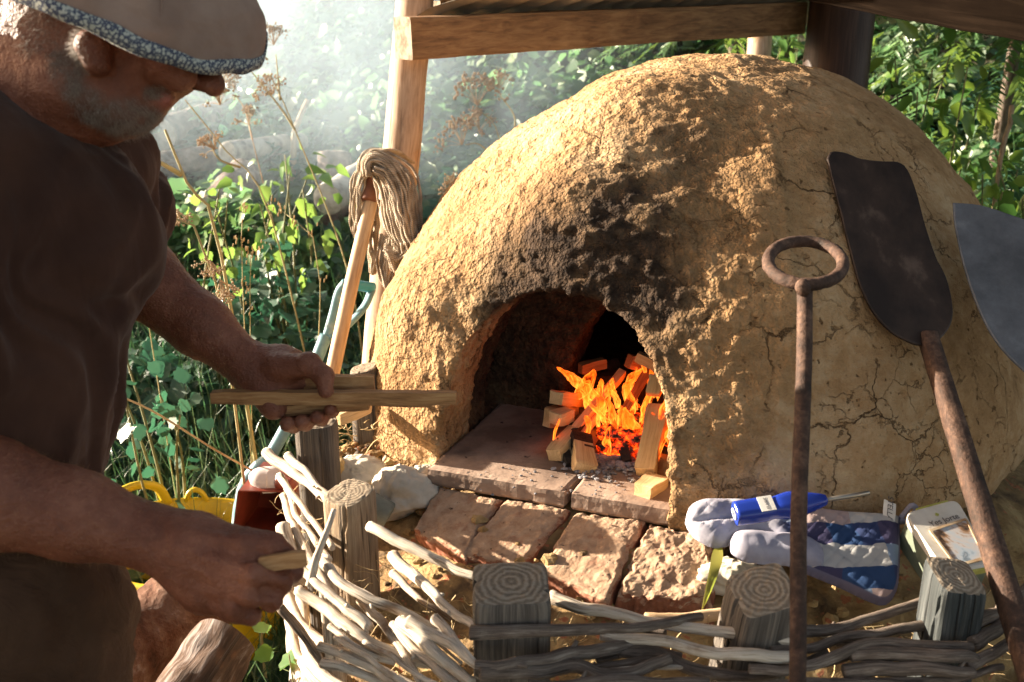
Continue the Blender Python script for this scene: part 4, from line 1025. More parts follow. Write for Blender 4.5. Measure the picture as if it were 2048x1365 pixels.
umbel_plant([[gnd(1060, 460, 3.3), P(1005, 300, 3.2), P(955, 215, 3.2)], [P(1015, 315, 3.2), P(1030, 240, 3.2), P(1000, 190, 3.2)], [P(1000, 330, 3.2), P(960, 290, 3.2), P(930, 290, 3.2)]],
            [(P(955, 212, 3.2), .085, (-.2, 0, 1)), (P(998, 178, 3.2), .05, (0, 0, 1)), (P(925, 290, 3.2), .075, (-.4, 0, .9)), (P(960, 262, 3.2), .06, (-.2, 0, 1)), (P(915, 385, 3.1), .05, (-.7, 0, .5))],
            'brown dried umbel plant between the pale post and the oven dome', 5, mat=dry_m)
umbel_plant([[gnd(480, 800, 1.95), P(430, 560, 1.9), P(300, 430, 1.85), P(262, 380, 1.85)]], [(P(420, 520, 1.9), .03, (0, 0, -1)), (P(440, 560, 1.9), .035, (.1, 0, -1)), (P(350, 420, 1.95), .03, (0, 0, -1))], 'withered stalk with shrivelled brown leaves behind the forearm', 6, r=.004)
for i, (a, b_, c, lab) in enumerate([((480, 820), (485, 560), (487, 410), 'thin grass stalk with a pale seed tip left of the mop handle'), ((470, 760), (500, 560), (520, 500), 'short grass stalk with a feathery pale tip above the wrist'),
                                  ((330, 760), (270, 480), (245, 380), 'dry grass stalk close to the T-shirt hem'), ((560, 780), (640, 560), (560, 420), 'bent dry grass stem arching left of the mop handle')]):
    path = crom(T_([gnd(a[0], a[1], 2.4), P(b_[0], b_[1], 2.2), P(c[0], c[1], 2.2)]), 18)
    t = thing('grass_stalk', lab, 'grass', path[0]); V, F, U = tube(path, np.linspace(.0018, .0008, 18), 5); mesh('stem', V, F, dry_m, t, uv=U)
    parts = []
    for k in range(26):
        q = path[-1 - int(rg.integers(0, 4))] + rg.normal(size=3) * .008; parts.append(box(q, [.0012, 0, 0], [0, .0012, 0], [.0008, 0, .004]))
    V, F, U = join(parts); tag(mesh('seed_head', V, F, straw_m, t), kind='stuff')
V, F, U = tube(crom(T_([P(180, 770, 1.9), P(300, 820, 1.95), P(430, 900, 2.0), P(520, 950, 2.05)]), 20), .0022, 5)
tag(mesh('straw_stalk', V, F, straw_m, uv=U), 'long yellow straw lying slantwise over the brambles below the elbow', 'straw')
V, F, U = tube(crom(T_([P(2024, 212, 2.7), P(2018, 260, 2.7), P(1998, 340, 2.7), gnd(1990, 520, 2.8)]), 20), np.linspace(.007, .004, 20), 7, .1, 40)
tag(mesh('bare_twig', V, F, brown_m, uv=U), 'bare brown upright twig at the right edge beyond the dome', 'twig')
V, F, U = tube(crom(T_([P(615, 200, 4.2), P(600, 235, 4.2), P(588, 275, 4.2), gnd(580, 330, 4.2)]), 16), np.linspace(.010, .016, 16), 7, .15, 30)
tag(mesh('bare_twig', V, F, brown_m, uv=U), 'crooked bare stick standing in the hazy bank right of the nose', 'twig')

# ------------------------------------------------------------------ felled logs in the undergrowth
bark_m = simple('old_bark', [(0.35, (0.05, 0.035, 0.028)), (0.5, (0.14, 0.10, 0.08)), (0.66, (0.30, 0.25, 0.22))], 14, 0.95, 0.9, 30, 0.012, stretch=(1, 1, 1))
birch_m = simple('silvery_bark', [(0.36, (0.10, 0.085, 0.075)), (0.5, (0.36, 0.34, 0.32)), (0.66, (0.52, 0.50, 0.47))], 9, 0.9, 0.5, 30, 0.006)
cut_m = simple('cut_face', [(0.36, (0.20, 0.18, 0.15)), (0.5, (0.38, 0.35, 0.31)), (0.66, (0.50, 0.47, 0.43))], 12, 0.9, 0.4, 60, 0.003)
def log(p0, p1, r, label, mat=None, seed=0, cut=None, name='log', wob=.12, seg=32, r1=None, wf=9, n=26):
    p0 = np.array(p0); p1 = np.array(p1); t = thing(name, label, 'log', ((p0 + p1) / 2 - [0, 0, r]), None)
    path = p0 + (p1 - p0) * np.linspace(0, 1, n)[:, None]
    V, F, U = tube(path, np.linspace(r, r1 or r, n), seg, wob, wf, cap=False, seed=seed); mesh('bark', V, F, mat or bark_m, t, uv=U)
    for e, tdir in ((0, -1), (n - 1, 1)):
        ring = V[e * seg:(e + 1) * seg]; c = ring.mean(0); ax = nrm(p1 - p0) * tdir
        vs = [ring * 0.992 + c * .008]; 
        for q in (.75, .5, .25): lay = c + (ring - c) * q; lay = lay + ax * (.004 + .003 * fbm(lay * 30 + seed, 3))[:, None]; vs.append(lay)
        vs.append(c[None] + ax * .005); W = np.vstack(vs); f = []
        for a in range(3):
            for j in range(seg): q = (a * seg + j, a * seg + (j + 1) % seg, (a + 1) * seg + (j + 1) % seg, (a + 1) * seg + j); f.append(q if tdir > 0 else q[::-1])
        for j in range(seg): q = (3 * seg + j, 3 * seg + (j + 1) % seg, 4 * seg); f.append(q if tdir > 0 else q[::-1])
        mesh('cut_face', W, f, cut or cut_m, t)
    return t
a = P(670, 306, 4.0); log(a, gnd(672, 420, 4.0), .068, 'upright log stump with a round grey sawn top left of the mop', seed=2)
log(P(655, 400, 3.5), P(735, 345, 3.9), .055, 'silvery birch log lying just left of the mop head', birch_m, 3)
log(P(320, 268, 4.2), P(470, 222, 4.8), .07, 'thick fallen trunk in the haze below the man\'s nose', bark_m, 4, wob=.05)
log(P(455, 305, 3.9), P(600, 285, 4.4), .042, 'grey sawn log lying behind the umbel stalks', birch_m, 5, wob=.05)
log(P(290, 335, 3.8), P(420, 315, 4.0), .05, 'bluish grey log close to the T-shirt', bark_m, 6, wob=.05)
log(P(420, 430, 3.5), P(490, 350, 3.8), .065, 'dark log lying in shade behind the drooping leaves', bark_m, 7)
red_bark = M('peeling_red_bark'); v = red_bark.coord('Object')
n1 = red_bark.noise(v, 7, 6, 0.65, .5); n2 = red_bark.noise(v, 28, 6, .7)
c = red_bark.ramp(red_bark.math('ADD', red_bark.math('MULTIPLY', n1, .65), red_bark.math('MULTIPLY', n2, .35)), [(0.36, (0.025, 0.012, 0.009)), (0.47, (0.10, 0.042, 0.023)), (0.56, (0.17, 0.095, 0.065)), (0.64, (0.32, 0.28, 0.27))])
red_bark.pbr(c, .9, red_bark.bump(red_bark.math('ADD', n1, n2), 1.0, .015), spec=.2)
log(P(200, 1350, 1.72), P(392, 1196, 1.84), .088, 'large firewood log with peeling purplish bark lying by the man\'s leg', red_bark.m, 8, cut=bark_m, wob=.3, wf=6, seg=48, n=50)
log(P(330, 1480, 1.50), P(462, 1285, 1.62), .056, 'firewood log with torn silvery bark standing at the bottom of the picture', MAT['torn_bark'], 9, cut=bark_m, wob=.34, wf=7, seg=48, n=50)
parts = []; rg2 = np.random.default_rng(9)
for i in range(260):
    x_, y_ = rg2.uniform(-.75, -.30), rg2.uniform(1.1, 1.75); parts.append(fibre((x_, y_, rg2.uniform(.01, .10)), rg2.normal(size=3) * [1, 1, .25], rg2.uniform(.04, .13), rg2.uniform(.0006, .0016), .35, rg2))
V, F, U = join(parts); tag(mesh('straw_litter', V, F, straw_m), kind='stuff')
# ------------------------------------------------------------------ fire
def flame(base, tip, w, seed, bend=.25, parent=None):
    """one licking tongue: a thin flattened body that widens, wavers and ends in a point"""
    rg = np.random.default_rng(seed); base = np.array(base, float); tip = np.array(tip, float)
    L = np.linalg.norm(tip - base); n = 18; t = np.linspace(0, 1, n)
    side = np.array([1.0, .2, 0]); ph = rg.uniform(0, 6.28); k = rg.uniform(.6, 1.2)
    path = base + (tip - base) * t[:, None] + side * (np.sin(t * math.pi * k + ph) * L * bend * (.25 + .6 * t))[:, None]
    rad = w * (np.sin(np.clip(t * 1.15 + .22, 0, math.pi / 2 * 1.6)) ** 1.0) * (1 - t) ** .62 + .0006
    T, N, B = frames(path); seg = 10; V = []
    for i in range(n):
        a = np.linspace(0, 2 * math.pi, seg, endpoint=False)
        sx = nrm(np.cross(T[i], [0, 1, 0])); sy = np.cross(sx, T[i]); tw = ph * .3 + t[i] * rg.uniform(.3, .8)
        e1 = sx * math.cos(tw) + sy * math.sin(tw); e2 = -sx * math.sin(tw) + sy * math.cos(tw)
        V.append(path[i] + rad[i] * (np.cos(a)[:, None] * e1 + .35 * np.sin(a)[:, None] * e2))
    V = np.concatenate(V); V += 0.18 * w * np.stack([fbm(V * 30 + seed, 2), fbm(V * 30 + 5 + seed, 2), 0 * V[:, 0]], 1)
    F = np.array([(i * seg + j, i * seg + (j + 1) % seg, (i + 1) * seg + (j + 1) % seg, (i + 1) * seg + j) for i in range(n - 1) for j in range(seg)])
    hh = np.repeat(t, seg)
    return mesh('flame', V, F, MAT['flame'], parent, attrs={'hgt': hh})
m = M('flame_glow'); lw = m.node('LayerWeight', {0: .35}).outputs[1]; hg = m.attr('hgt')
nz = m.noise(m.coord('Object', (1, 1, .42)), 62, 4, .6, 1.8)
f = m.math('ADD', m.math('MULTIPLY', lw, .65), m.math('MULTIPLY', nz, .55))
colf = m.ramp(m.math('SUBTRACT', m.math('ADD', f, .22), m.math('MULTIPLY', hg, .30)), [(0.2, (0.45, 0.025, 0.001)), (0.5, (0.9, 0.085, 0.004)), (0.9, (1.0, 0.26, 0.03))])
em = m.node('Emission', {0: colf, 1: m.math('ADD', m.math('MULTIPLY', f, 1.9), .2)})
tr = m.node('BsdfTransparent'); soft = m.ramp(lw, [(0.12, 1.0), (0.80, 0.0)]); al = m.math('MULTIPLY', soft, m.ramp(m.math('ADD', nz, m.math('MULTIPLY', lw, .35)), [(0.44, 0.02), (0.58, .45), (0.74, 1.0)]))
mx = m.node('MixShader', {0: al}); m.l.new(tr.outputs[0], mx.inputs[1]); m.l.new(em.outputs[0], mx.inputs[2]); m.l.new(mx.outputs[0], m.out.inputs[0]); MAT['flame'] = m.m
fb = Pz(1235, 925, .80)
fire = thing('wood_fire', 'small wood fire of orange flames and red embers in the oven mouth', 'fire', fb)
FL_ = [((1160, 770), (1125, 740), 20, 1.70), ((1150, 790), (1185, 745), 16, 1.72), ((1175, 815), (1155, 770), 20, 1.68), ((1200, 820), (1190, 765), 18, 1.70),
       ((1235, 812), (1235, 762), 18, 1.70), ((1215, 850), (1205, 800), 16, 1.66), ((1255, 830), (1275, 762), 18, 1.67), ((1285, 870), (1286, 768), 24, 1.64),
       ((1295, 830), (1282, 745), 16, 1.68), ((1240, 880), (1250, 815), 26, 1.62), ((1265, 900), (1272, 820), 26, 1.62), ((1180, 880), (1165, 838), 14, 1.63),
       ((1110, 885), (1108, 845), 9, 1.62), ((1325, 880), (1330, 770), 22, 1.60), ((1335, 850), (1345, 795), 16, 1.60), ((1322, 925), (1328, 850), 12, 1.56),
       ((1210, 905), (1228, 858), 18, 1.60), ((1345, 900), (1352, 850), 20, 1.58), ((1190, 800), (1215, 765), 12, 1.72), ((1270, 790), (1262, 735), 9, 1.72),
       ((1290, 740), (1286, 722), 7, 1.7), ((1310, 790), (1312, 740), 8, 1.66), ((1225, 860), (1185, 800), 12, 1.65), ((1300, 900), (1300, 830), 16, 1.6)]
for i, (a, b, w, d) in enumerate(FL_):
    flame(P(a[0], a[1] + 6, d), P(b[0], b[1] - 6, d), w / FPX * d * 1.7, i + 2, parent=fire)
rgf = np.random.default_rng(88)
for i in range(15):
    x_ = rgf.uniform(1165, 1350); y_ = rgf.uniform(800, 905) if x_ > 1215 else rgf.uniform(780, 860); d_ = 1.60 + (905 - y_) / 1000 + rgf.uniform(-.01, .04)
    flame(P(x_, y_ + 8, d_), P(x_ + rgf.normal() * 14, y_ - rgf.uniform(30, 75), d_), rgf.uniform(28, 50) / FPX * d_, 60 + i, bend=.35, parent=fire)
m = M('embers'); v = m.node('NewGeometry').outputs['Position']; n1 = m.noise(v, 70, 5, .7); n2 = m.noise(v, 110, 3, .6)
g = m.ramp(n1, [(0.44, (0, 0, 0)), (0.52, (0.3, 0.01, 0.0)), (0.62, (0.9, 0.07, 0.003)), (0.78, (1.0, 0.22, 0.02))])
b = m.pbr(m.ramp(n2, [(.4, (.012, .01, .009)), (.7, (.10, .09, .085))]), .95, m.bump(n1, .8, .01)); m.l.new(g, b.inputs['Emission Color']); b.inputs['Emission Strength'].default_value = 0.9
MAT['ember'] = m.m
rg = np.random.default_rng(31); parts = []
for i in range(90):
    px, py = rg.uniform(1195, 1352), rg.normal(895, 18); c = Pz(px, min(py, 935), .80) ; c[1] += rg.uniform(0, .05); s = rg.uniform(.007, .013)
    V, F = rock(c + [0, 0, s * .6 + rg.uniform(0, .03)], (s * rg.uniform(1, 2.2), s, s * rg.uniform(.6, 1.6)), i, 1.0, 8, .6); mesh('ember', V, F, MAT['ember'], fire)
for (px, py, s) in [(1348, 900, .018), (1335, 880, .014), (1358, 925, .013)]:
    V, F = rock(P(px, py, 1.60), (s, s, s * 1.2), int(px), .5, 12); mesh('ember', V, F, MAT['ember'], fire)
for i, (a, b) in enumerate([((1235, 905, 1.60), (1262, 845, 1.66)), ((1262, 912, 1.60), (1268, 845, 1.66)), ((1205, 905, 1.61), (1248, 880, 1.64)), ((1290, 915, 1.60), (1262, 870, 1.66)), ((1330, 920, 1.60), (1362, 870, 1.64)), ((1240, 850, 1.70), (1330, 862, 1.70))]):
    V, F, U = tube(crom(np.array([P(*a), P(*b)]), 12), np.linspace(.013, .010, 12), 10, .25, 60, sq=.5, seed=i); mesh('glowing_log', V, F, MAT['ember'], fire, uv=U)
ash = simple('white_ash', [(.35, (.10, .09, .09)), (.6, (.33, .32, .34))], 40, .95, .5, 90, .004)
parts = []
for i in range(520):
    px, py = rg.normal(1222, 38), rg.normal(925, 14); c = Pz(px, py, .801); s = rg.uniform(.0014, .0042); parts.append(rock(c + [0, 0, s * .5], (s * 1.3, s, s * .8), i, 1.0, 5, .6))
for i in range(60):
    c = Pz(rg.uniform(960, 1360), rg.uniform(930, 990), .801); s = rg.uniform(.0008, .002); parts.append(rock(c, (s * 1.6, s, s), i, .6, 4))
V, F, U = join(parts); tag(mesh('ash', V, F, ash, fire, smooth=False), kind='stuff')
char_m = simple('charred_wood', [(.35, (.006, .005, .004)), (.6, (.022, .017, .014)), (.75, (.06, .05, .045))], 30, .8, .9, 60, .006)
def split(a, b, w, t, label, mat=None, seed=0, name='firewood', tri=False, charend=False, roll=0.0, cat='firewood', bev=.002):
    """split stick: wedge section, slightly uneven"""
    a = np.array(a); b = np.array(b); ax = nrm(b - a); s = nrm(np.cross(ax, [0, 0, 1])) if abs(ax[2]) < .95 else np.array([1., 0, 0]); up = np.cross(s, ax)
    s, up = s * math.cos(roll) + up * math.sin(roll), up * math.cos(roll) - s * math.sin(roll)
    sec = np.array([(-1, -1), (0, -1.05), (1, -1), (1.04, 0), (1, 1), (0, .95), (-1, 1), (-.96, 0)], float) if not tri else np.array([(-1, -.8), (0, -.9), (1, -.8), (.6, 0), (.1, 1), (-.1, 1), (-.55, 0), (-.8, -.4)], float)
    n = 16; V, U = [], []
    for i in range(n):
        f = i / (n - 1); k = 1 - (.10 if i in (0, n - 1) else 0); c = a + (b - a) * f
        wf = 1 + .10 * math.sin(f * 5 + seed) ; 
        for j, (x, y) in enumerate(sec): V.append(c + s * x * w * k * wf + up * y * t * k); U.append((j * w * .8 + seed, f * np.linalg.norm(b - a) + seed))
    V = np.array(V); V += .0010 * np.stack([fbm(V * 28 + seed, 3), fbm(V * 40 + seed + 5, 3), fbm(V * 40 + seed + 9, 3)], 1); m_ = len(sec)
    F = [(i * m_ + j, i * m_ + (j + 1) % m_, (i + 1) * m_ + (j + 1) % m_, (i + 1) * m_ + j) for i in range(n - 1) for j in range(m_)]
    F += [tuple(range(m_))[::-1], tuple((n - 1) * m_ + j for j in range(m_))]
    q = F[0]; fn = np.cross(V[q[1]] - V[q[0]], V[q[3]] - V[q[0]])
    if fn.dot(V[q[0]] - a) < 0: F = [f[::-1] for f in F]
    mi = None; mats = mat or MAT['split_wood']
    if charend: mats = [mats, MAT['char_s']]; mi = [1 if (k // m_) > (n * .55) + math.sin(k) * 1.2 and k < (n - 1) * m_ else 0 for k in range(len(F))]; mi[-1] = 1
    o = mesh(name, V, F, mats, smooth=False, uv=np.array(U), mi=mi)
    return tag(o, label, cat, 'split wood burning in the oven mouth' if cat == 'firewood' else None)
MAT['char_s'] = char_m
SW = MAT['split_wood']
def pw(px, d): return px / FPX * d
split(P(1108, 912, 1.585), P(1172, 838, 1.68), pw(16, 1.6), pw(13, 1.6), 'pale squared log leaning left with its end on the tile', seed=1, roll=.2, charend=True)
split(P(1170, 938, 1.55), P(1160, 872, 1.62), pw(22, 1.58), pw(13, 1.58), 'log with a burnt upper half and a pale split end left of the ash', seed=2, charend=True, roll=-.3)
split(P(1290, 945, 1.53), P(1318, 815, 1.62), pw(21, 1.58), pw(13, 1.58), 'tallest pale log standing in front of the flames', seed=3, tri=False, roll=.1)
split(P(1284, 985, 1.475), P(1318, 962, 1.52), pw(21, 1.5), pw(15, 1.5), 'small square wood block on the front edge of the hearth', seed=4)
split(P(1112, 796, 1.66), P(1160, 800, 1.78), pw(17, 1.66), pw(14, 1.66), 'square log end with an orange glow, topmost at the left of the fire', seed=5)
split(P(1094, 836, 1.66), P(1150, 825, 1.74), pw(10, 1.66), pw(20, 1.66), 'upright narrow log end furthest left in the pile', seed=6)
split(P(1108, 838, 1.63), P(1140, 828, 1.66), pw(14, 1.65), pw(13, 1.65), 'short pale block between the leftmost log end and the leaning log', seed=7)
split(P(1160, 738, 1.78), P(1210, 726, 1.80), pw(9, 1.7), pw(11, 1.7), 'brownish flat piece behind the top flame on the left', seed=8, mat=MAT['stick_wood'])
split(P(1274, 712, 1.63), P(1330, 742, 1.62), pw(8, 1.65), pw(10, 1.65), 'narrow pale stick slanting down to the right arch wall', seed=9)
split(P(1312, 752, 1.61), P(1306, 790, 1.60), pw(13, 1.62), pw(10, 1.62), 'greyish white short block beside the right arch wall', seed=10)
split(P(1258, 722, 1.72), P(1285, 730, 1.74), pw(12, 1.7), pw(14, 1.7), 'brown block under the slanting pale stick', seed=11, mat=MAT['stick_wood'])
split(P(1160, 835, 1.72), P(1335, 825, 1.72), pw(16, 1.7), pw(16, 1.7), 'charred log lying across the middle of the fire', seed=12, mat=char_m)
split(P(1190, 770, 1.80), P(1310, 790, 1.80), pw(18, 1.7), pw(18, 1.7), 'charred log lying across the back of the pile', seed=13, mat=char_m)
split(P(1215, 725, 1.82), P(1250, 790, 1.80), pw(15, 1.7), pw(15, 1.7), 'black burnt log leaning at the back of the fire', seed=14, mat=char_m)
split(P(1318, 935, 1.55), P(1370, 945, 1.57), pw(22, 1.7), pw(20, 1.7), 'brown log end behind the right arch wall', seed=15, mat=MAT['stick_wood'])
split(P(1335, 930, 1.57), P(1318, 815, 1.63), pw(9, 1.6), pw(10, 1.6), 'thin blackened stick right of the tallest pale log', seed=16, mat=char_m)
split(P(1200, 900, 1.63), P(1240, 850, 1.68), pw(12, 1.6), pw(12, 1.6), 'charred log glowing behind the ash', seed=17, mat=char_m)

rgw = np.random.default_rng(5)
for i, (a, b, w, t, mm, lab) in enumerate([
    ((1135, 905, 1.60), (1215, 800, 1.72), 9, 7, None, 'thin pale split stick leaning up through the left flames'),
    ((1255, 925, 1.58), (1215, 790, 1.70), 9, 8, char_m, 'thin burnt stick leaning left in the middle of the flames'),
    ((1275, 900, 1.60), (1350, 760, 1.66), 8, 8, char_m, 'thin burnt stick leaning right behind the tallest pale log'),
    ((1150, 860, 1.64), (1245, 745, 1.74), 8, 9, None, 'pale split stick slanting up behind the left flames'),
    ((1215, 880, 1.62), (1300, 735, 1.72), 9, 8, MAT['stick_wood'], 'brown split stick slanting up to the right through the flames'),
    ((1140, 930, 1.57), (1120, 880, 1.62), 8, 6, char_m, 'black burnt scrap of wood left of the ash'),
    ((1185, 760, 1.78), (1260, 748, 1.80), 9, 9, char_m, 'charred stick lying across the top of the pile')]):
    split(P(*a), P(*b), pw(w, 1.65), pw(t, 1.65), lab, mat=mm, seed=50 + i, roll=rgw.uniform(-.5, .5))
# ------------------------------------------------------------------ mop, spade, poker, peels
mop = thing('rope_mop', 'looped grey brown rope mop standing head up against the pale post', 'mop', P(640, 900, 1.8))
V, F, U = tube(crom(T_([P(746, 350, 2.02), P(742, 400, 2.01), P(705, 560, 1.96), P(662, 760, 1.90), P(640, 860, 1.88), P(615, 1000, 1.85)]), 40), pw(14.5, 1.98), 14, .015, 9); mesh('handle', V, F, MAT['handle_wood'], mop, uv=U)
rust_red = simple('rusty_brown_metal', [(.35, (.10, .035, .018)), (.6, (.20, .075, .035))], 20, .6, .3, 60, .002)
V, F, U = tube(crom(T_([P(748, 342, 2.015), P(744, 368, 2.01), P(737, 402, 2.0)]), 8), np.array([1.0, 1, 1.02, 1.05, 1.06, 1.08, 1.1, 1.1]) * pw(14.5, 2.0), 14); mesh('ferrule', V, F, rust_red, mop, uv=U)
m = M('mop_yarn'); v = m.coord('UV', (1, 1, 1)); 
sx = m.node('SeparateXYZ', {0: v}); tw = m.math('SINE', m.math('ADD', m.math('MULTIPLY', sx.outputs[0], 900.0), m.math('MULTIPLY', sx.outputs[1], 1500.0)))
nz = m.noise(m.coord('Object'), 40, 5, .6); cc = m.ramp(m.math('ADD', m.math('MULTIPLY', tw, .12), nz), [(.36, (.22, .17, .12)), (.52, (.42, .345, .26)), (.68, (.56, .48, .38))])
m.pbr(cc, .95, m.bump(tw, .6, .0015), spec=.1); MAT['yarn'] = m.m
rg = np.random.default_rng(14); yarn_parts = []
def bundle(ga, gb, n, d0, bulge, r=.0027, jit=7.0):
    for i in range(n):
        t = (i + rg.uniform(-.3, .3)) / max(1, n - 1); dd = d0 - bulge * math.sin(math.pi * min(max(t, 0), 1)) + rg.uniform(-.006, .004)
        pts = [P(a[0] * (1 - t) + b[0] * t + rg.normal() * jit * .35, a[1] * (1 - t) + b[1] * t + rg.normal() * jit * .35, dd + (a[2] if len(a) > 2 else 0)) for a, b in zip(ga, gb)]
        path = crom(np.array(pts), 34); path += .0032 * np.stack([fbm(path * 35 + i, 2), fbm(path * 35 + 40 + i, 2), 0 * path[:, 0]], 1)
        yarn_parts.append(tube(path, r * rg.uniform(.8, 1.15), 7, .10, 120, seed=i))
bundle([(722, 352), (718, 318), (745, 300), (790, 315), (828, 352), (842, 430), (850, 500), (825, 520)], [(748, 352), (745, 340), (752, 335), (760, 350), (768, 410), (778, 450), (800, 470), (835, 500)], 26, 1.985, .055)
bundle([(745, 330), (790, 330), (828, 400), (845, 470), (848, 500), (800, 530), (775, 520)], [(748, 350), (757, 380), (764, 430), (772, 465), (785, 488), (790, 500), (770, 490)], 20, 1.975, .05)
bundle([(848, 490, .0), (846, 515), (828, 540), (790, 548), (778, 520)], [(775, 480, .01), (780, 500), (790, 520), (790, 530), (776, 500)], 12, 1.965, .045)
bundle([(838, 500), (830, 545), (805, 590), (790, 600), (775, 585)], [(760, 470), (752, 520), (762, 560), (785, 590), (790, 585)], 20, 1.995, .045)
bundle([(728, 325, .0), (708, 360), (702, 420), (705, 460), (716, 482), (724, 470)], [(744, 345, .0), (738, 370), (732, 410), (726, 450), (720, 478), (712, 470)], 13, 2.03, .035)
bundle([(730, 360), (728, 440), (736, 520), (742, 545), (752, 535)], [(760, 400), (758, 450), (756, 520), (752, 550), (745, 540)], 12, 2.05, .02)
for i in range(14):      # strands wrapped over the crown of the mop
    t = i / 13.; x0 = 716 + 22 * t
    yarn_parts.append(tube(crom(T_([P(x0 + 12, 352 - 2 * t, 1.975), P(x0 + 2, 335 - 8 * t, 1.955), P(x0 + 10 + 12 * t, 308 - 4 * t, 1.965), P(x0 + 34 + 22 * t, 298 + 4 * t, 2.0), P(x0 + 55 + 35 * t, 312 + 14 * t, 2.05)]), 22), .0027, 7, .1, 120, seed=i))
V, F, U = join(yarn_parts); tag(mesh('yarn_head', V, F, MAT['yarn'], mop, uv=U), kind='stuff')
tp = []
for i in range(90):
    px, py = rg.uniform(700, 850), rg.uniform(310, 600); 
    if (px < 730 and py > 490) or (px > 820 and (py < 350 or py > 560)): continue
    tp.append(fibre(P(px, py, 1.955), rg.normal(size=3), .018, .0003, .5, rg))
# spade
blue_m = simple('faded_blue_paint', [(.35, (.10, .22, .28)), (.55, (.16, .32, .38)), (.7, (.33, .42, .44))], 18, .5, .2, 60, .001)
teal_m = simple('bright_blue_plastic', [(.35, (.02, .22, .33)), (.7, (.04, .30, .42))], 8, .4, .05, 30, .001)
sp = thing('garden_spade', 'garden fork or spade with faded blue shaft and D grip leaning behind the mop handle', 'spade', P(500, 980, 2.1))
pth = crom(T_([P(652, 672, 2.12), P(600, 800, 2.12), P(545, 905, 2.13), P(480, 1010, 2.15), gnd(440, 1080, 2.17)]), 30)
V, F, U = tube(pth, pw(13, 2.12), 12); mesh('shaft', V, F, blue_m, sp, uv=U)
for a_ in ([P(655, 676, 2.12), P(668, 630, 2.12), P(680, 585, 2.11), P(694, 566, 2.10)], [P(655, 676, 2.12), P(690, 655, 2.13), P(728, 615, 2.14), P(744, 580, 2.15)]):
    V, F, U = tube(crom(T_(a_), 16), pw(7, 2.1), 10, flat=1.6); mesh('grip_arm', V, F, blue_m, sp, uv=U)
V, F, U = tube(crom(T_([P(690, 568, 2.10), P(746, 576, 2.15)]), 8), pw(11, 2.1), 12); mesh('grip', V, F, teal_m, sp, uv=U)
# poker
rust = M('rusty_forged_iron'); v = rust.coord('Object'); n1 = rust.noise(v, 25, 6, .65); n2 = rust.noise(v, 150, 5, .7)
c = rust.ramp(rust.math('ADD', rust.math('MULTIPLY', n1, .6), rust.math('MULTIPLY', n2, .4)), [(.36, (.020, .012, .008)), (.5, (.060, .031, .020)), (.64, (.15, .085, .055))])
rust.pbr(c, .75, rust.bump(n2, .8, .003), metal=.15, spec=.35); MAT['rust'] = rust.m
pk = thing('ring_handled_poker', 'upright rusty iron poker with a flattened ring handle in front of the dome', 'poker', P(1590, 1500, 1.0))
a0, a1 = P(1609, 596, 1.180), P(1597, 1165, 1.045); a2 = a1 + (a1 - a0) * 1.35
path = np.array([a0 + (a2 - a0) * t for t in np.linspace(-.012, 1, 90)]); path[:, 0] += .0012 * np.sin(np.linspace(0, 14, 90))
V, F, U = tube(path, np.linspace(pw(15.5, 1.18), pw(15, 1.05), 90), 14, .05, 120); mesh('shaft', V, F, MAT['rust'], pk, uv=U)
rc = P(1611, 524, 1.24); e1 = (P(1612 + 74, 530, 1.235) - rc); e2 = (P(1606, 524 + 45, 1.175) - rc)
aa = np.linspace(0, 2 * math.pi, 60, endpoint=False); ring = rc + np.cos(aa)[:, None] * e1 + np.sin(aa)[:, None] * e2
V = []; rr = pw(12.5, 1.24)
for i in range(60):
    Tn = nrm(ring[(i + 1) % 60] - ring[i - 1]); N1 = nrm(ring[i] - rc); N1 = nrm(N1 - Tn * N1.dot(Tn)); B1 = np.cross(Tn, N1); b_ = np.linspace(0, 2 * math.pi, 12, endpoint=False)
    V.append(ring[i] + rr * (np.cos(b_)[:, None] * N1 + np.sin(b_)[:, None] * B1))
V = np.concatenate(V); V = V + (fbm(V * 130, 3) * .0012)[:, None] * .7
F = np.array([(i * 12 + j, i * 12 + (j + 1) % 12, ((i + 1) % 60) * 12 + (j + 1) % 12, ((i + 1) % 60) * 12 + j) for i in range(60) for j in range(12)])[:, ::-1]
mesh('ring', V, F, MAT['rust'], pk)
V, F, U = tube(crom(T_([rc + e2 * 1.0, rc + e2 * 1.16, (a0 * .6 + (rc + e2) * .4), a0 + (a2 - a0) * .012]), 12), np.array([1.1, 1.35, 1.5, 1.5, 1.42, 1.34, 1.28, 1.24, 1.22, 1.2, 1.2, 1.2]) * rr * .85, 14, .04, 60, flat=.9); mesh('neck', V, F, MAT['rust'], pk, uv=U)
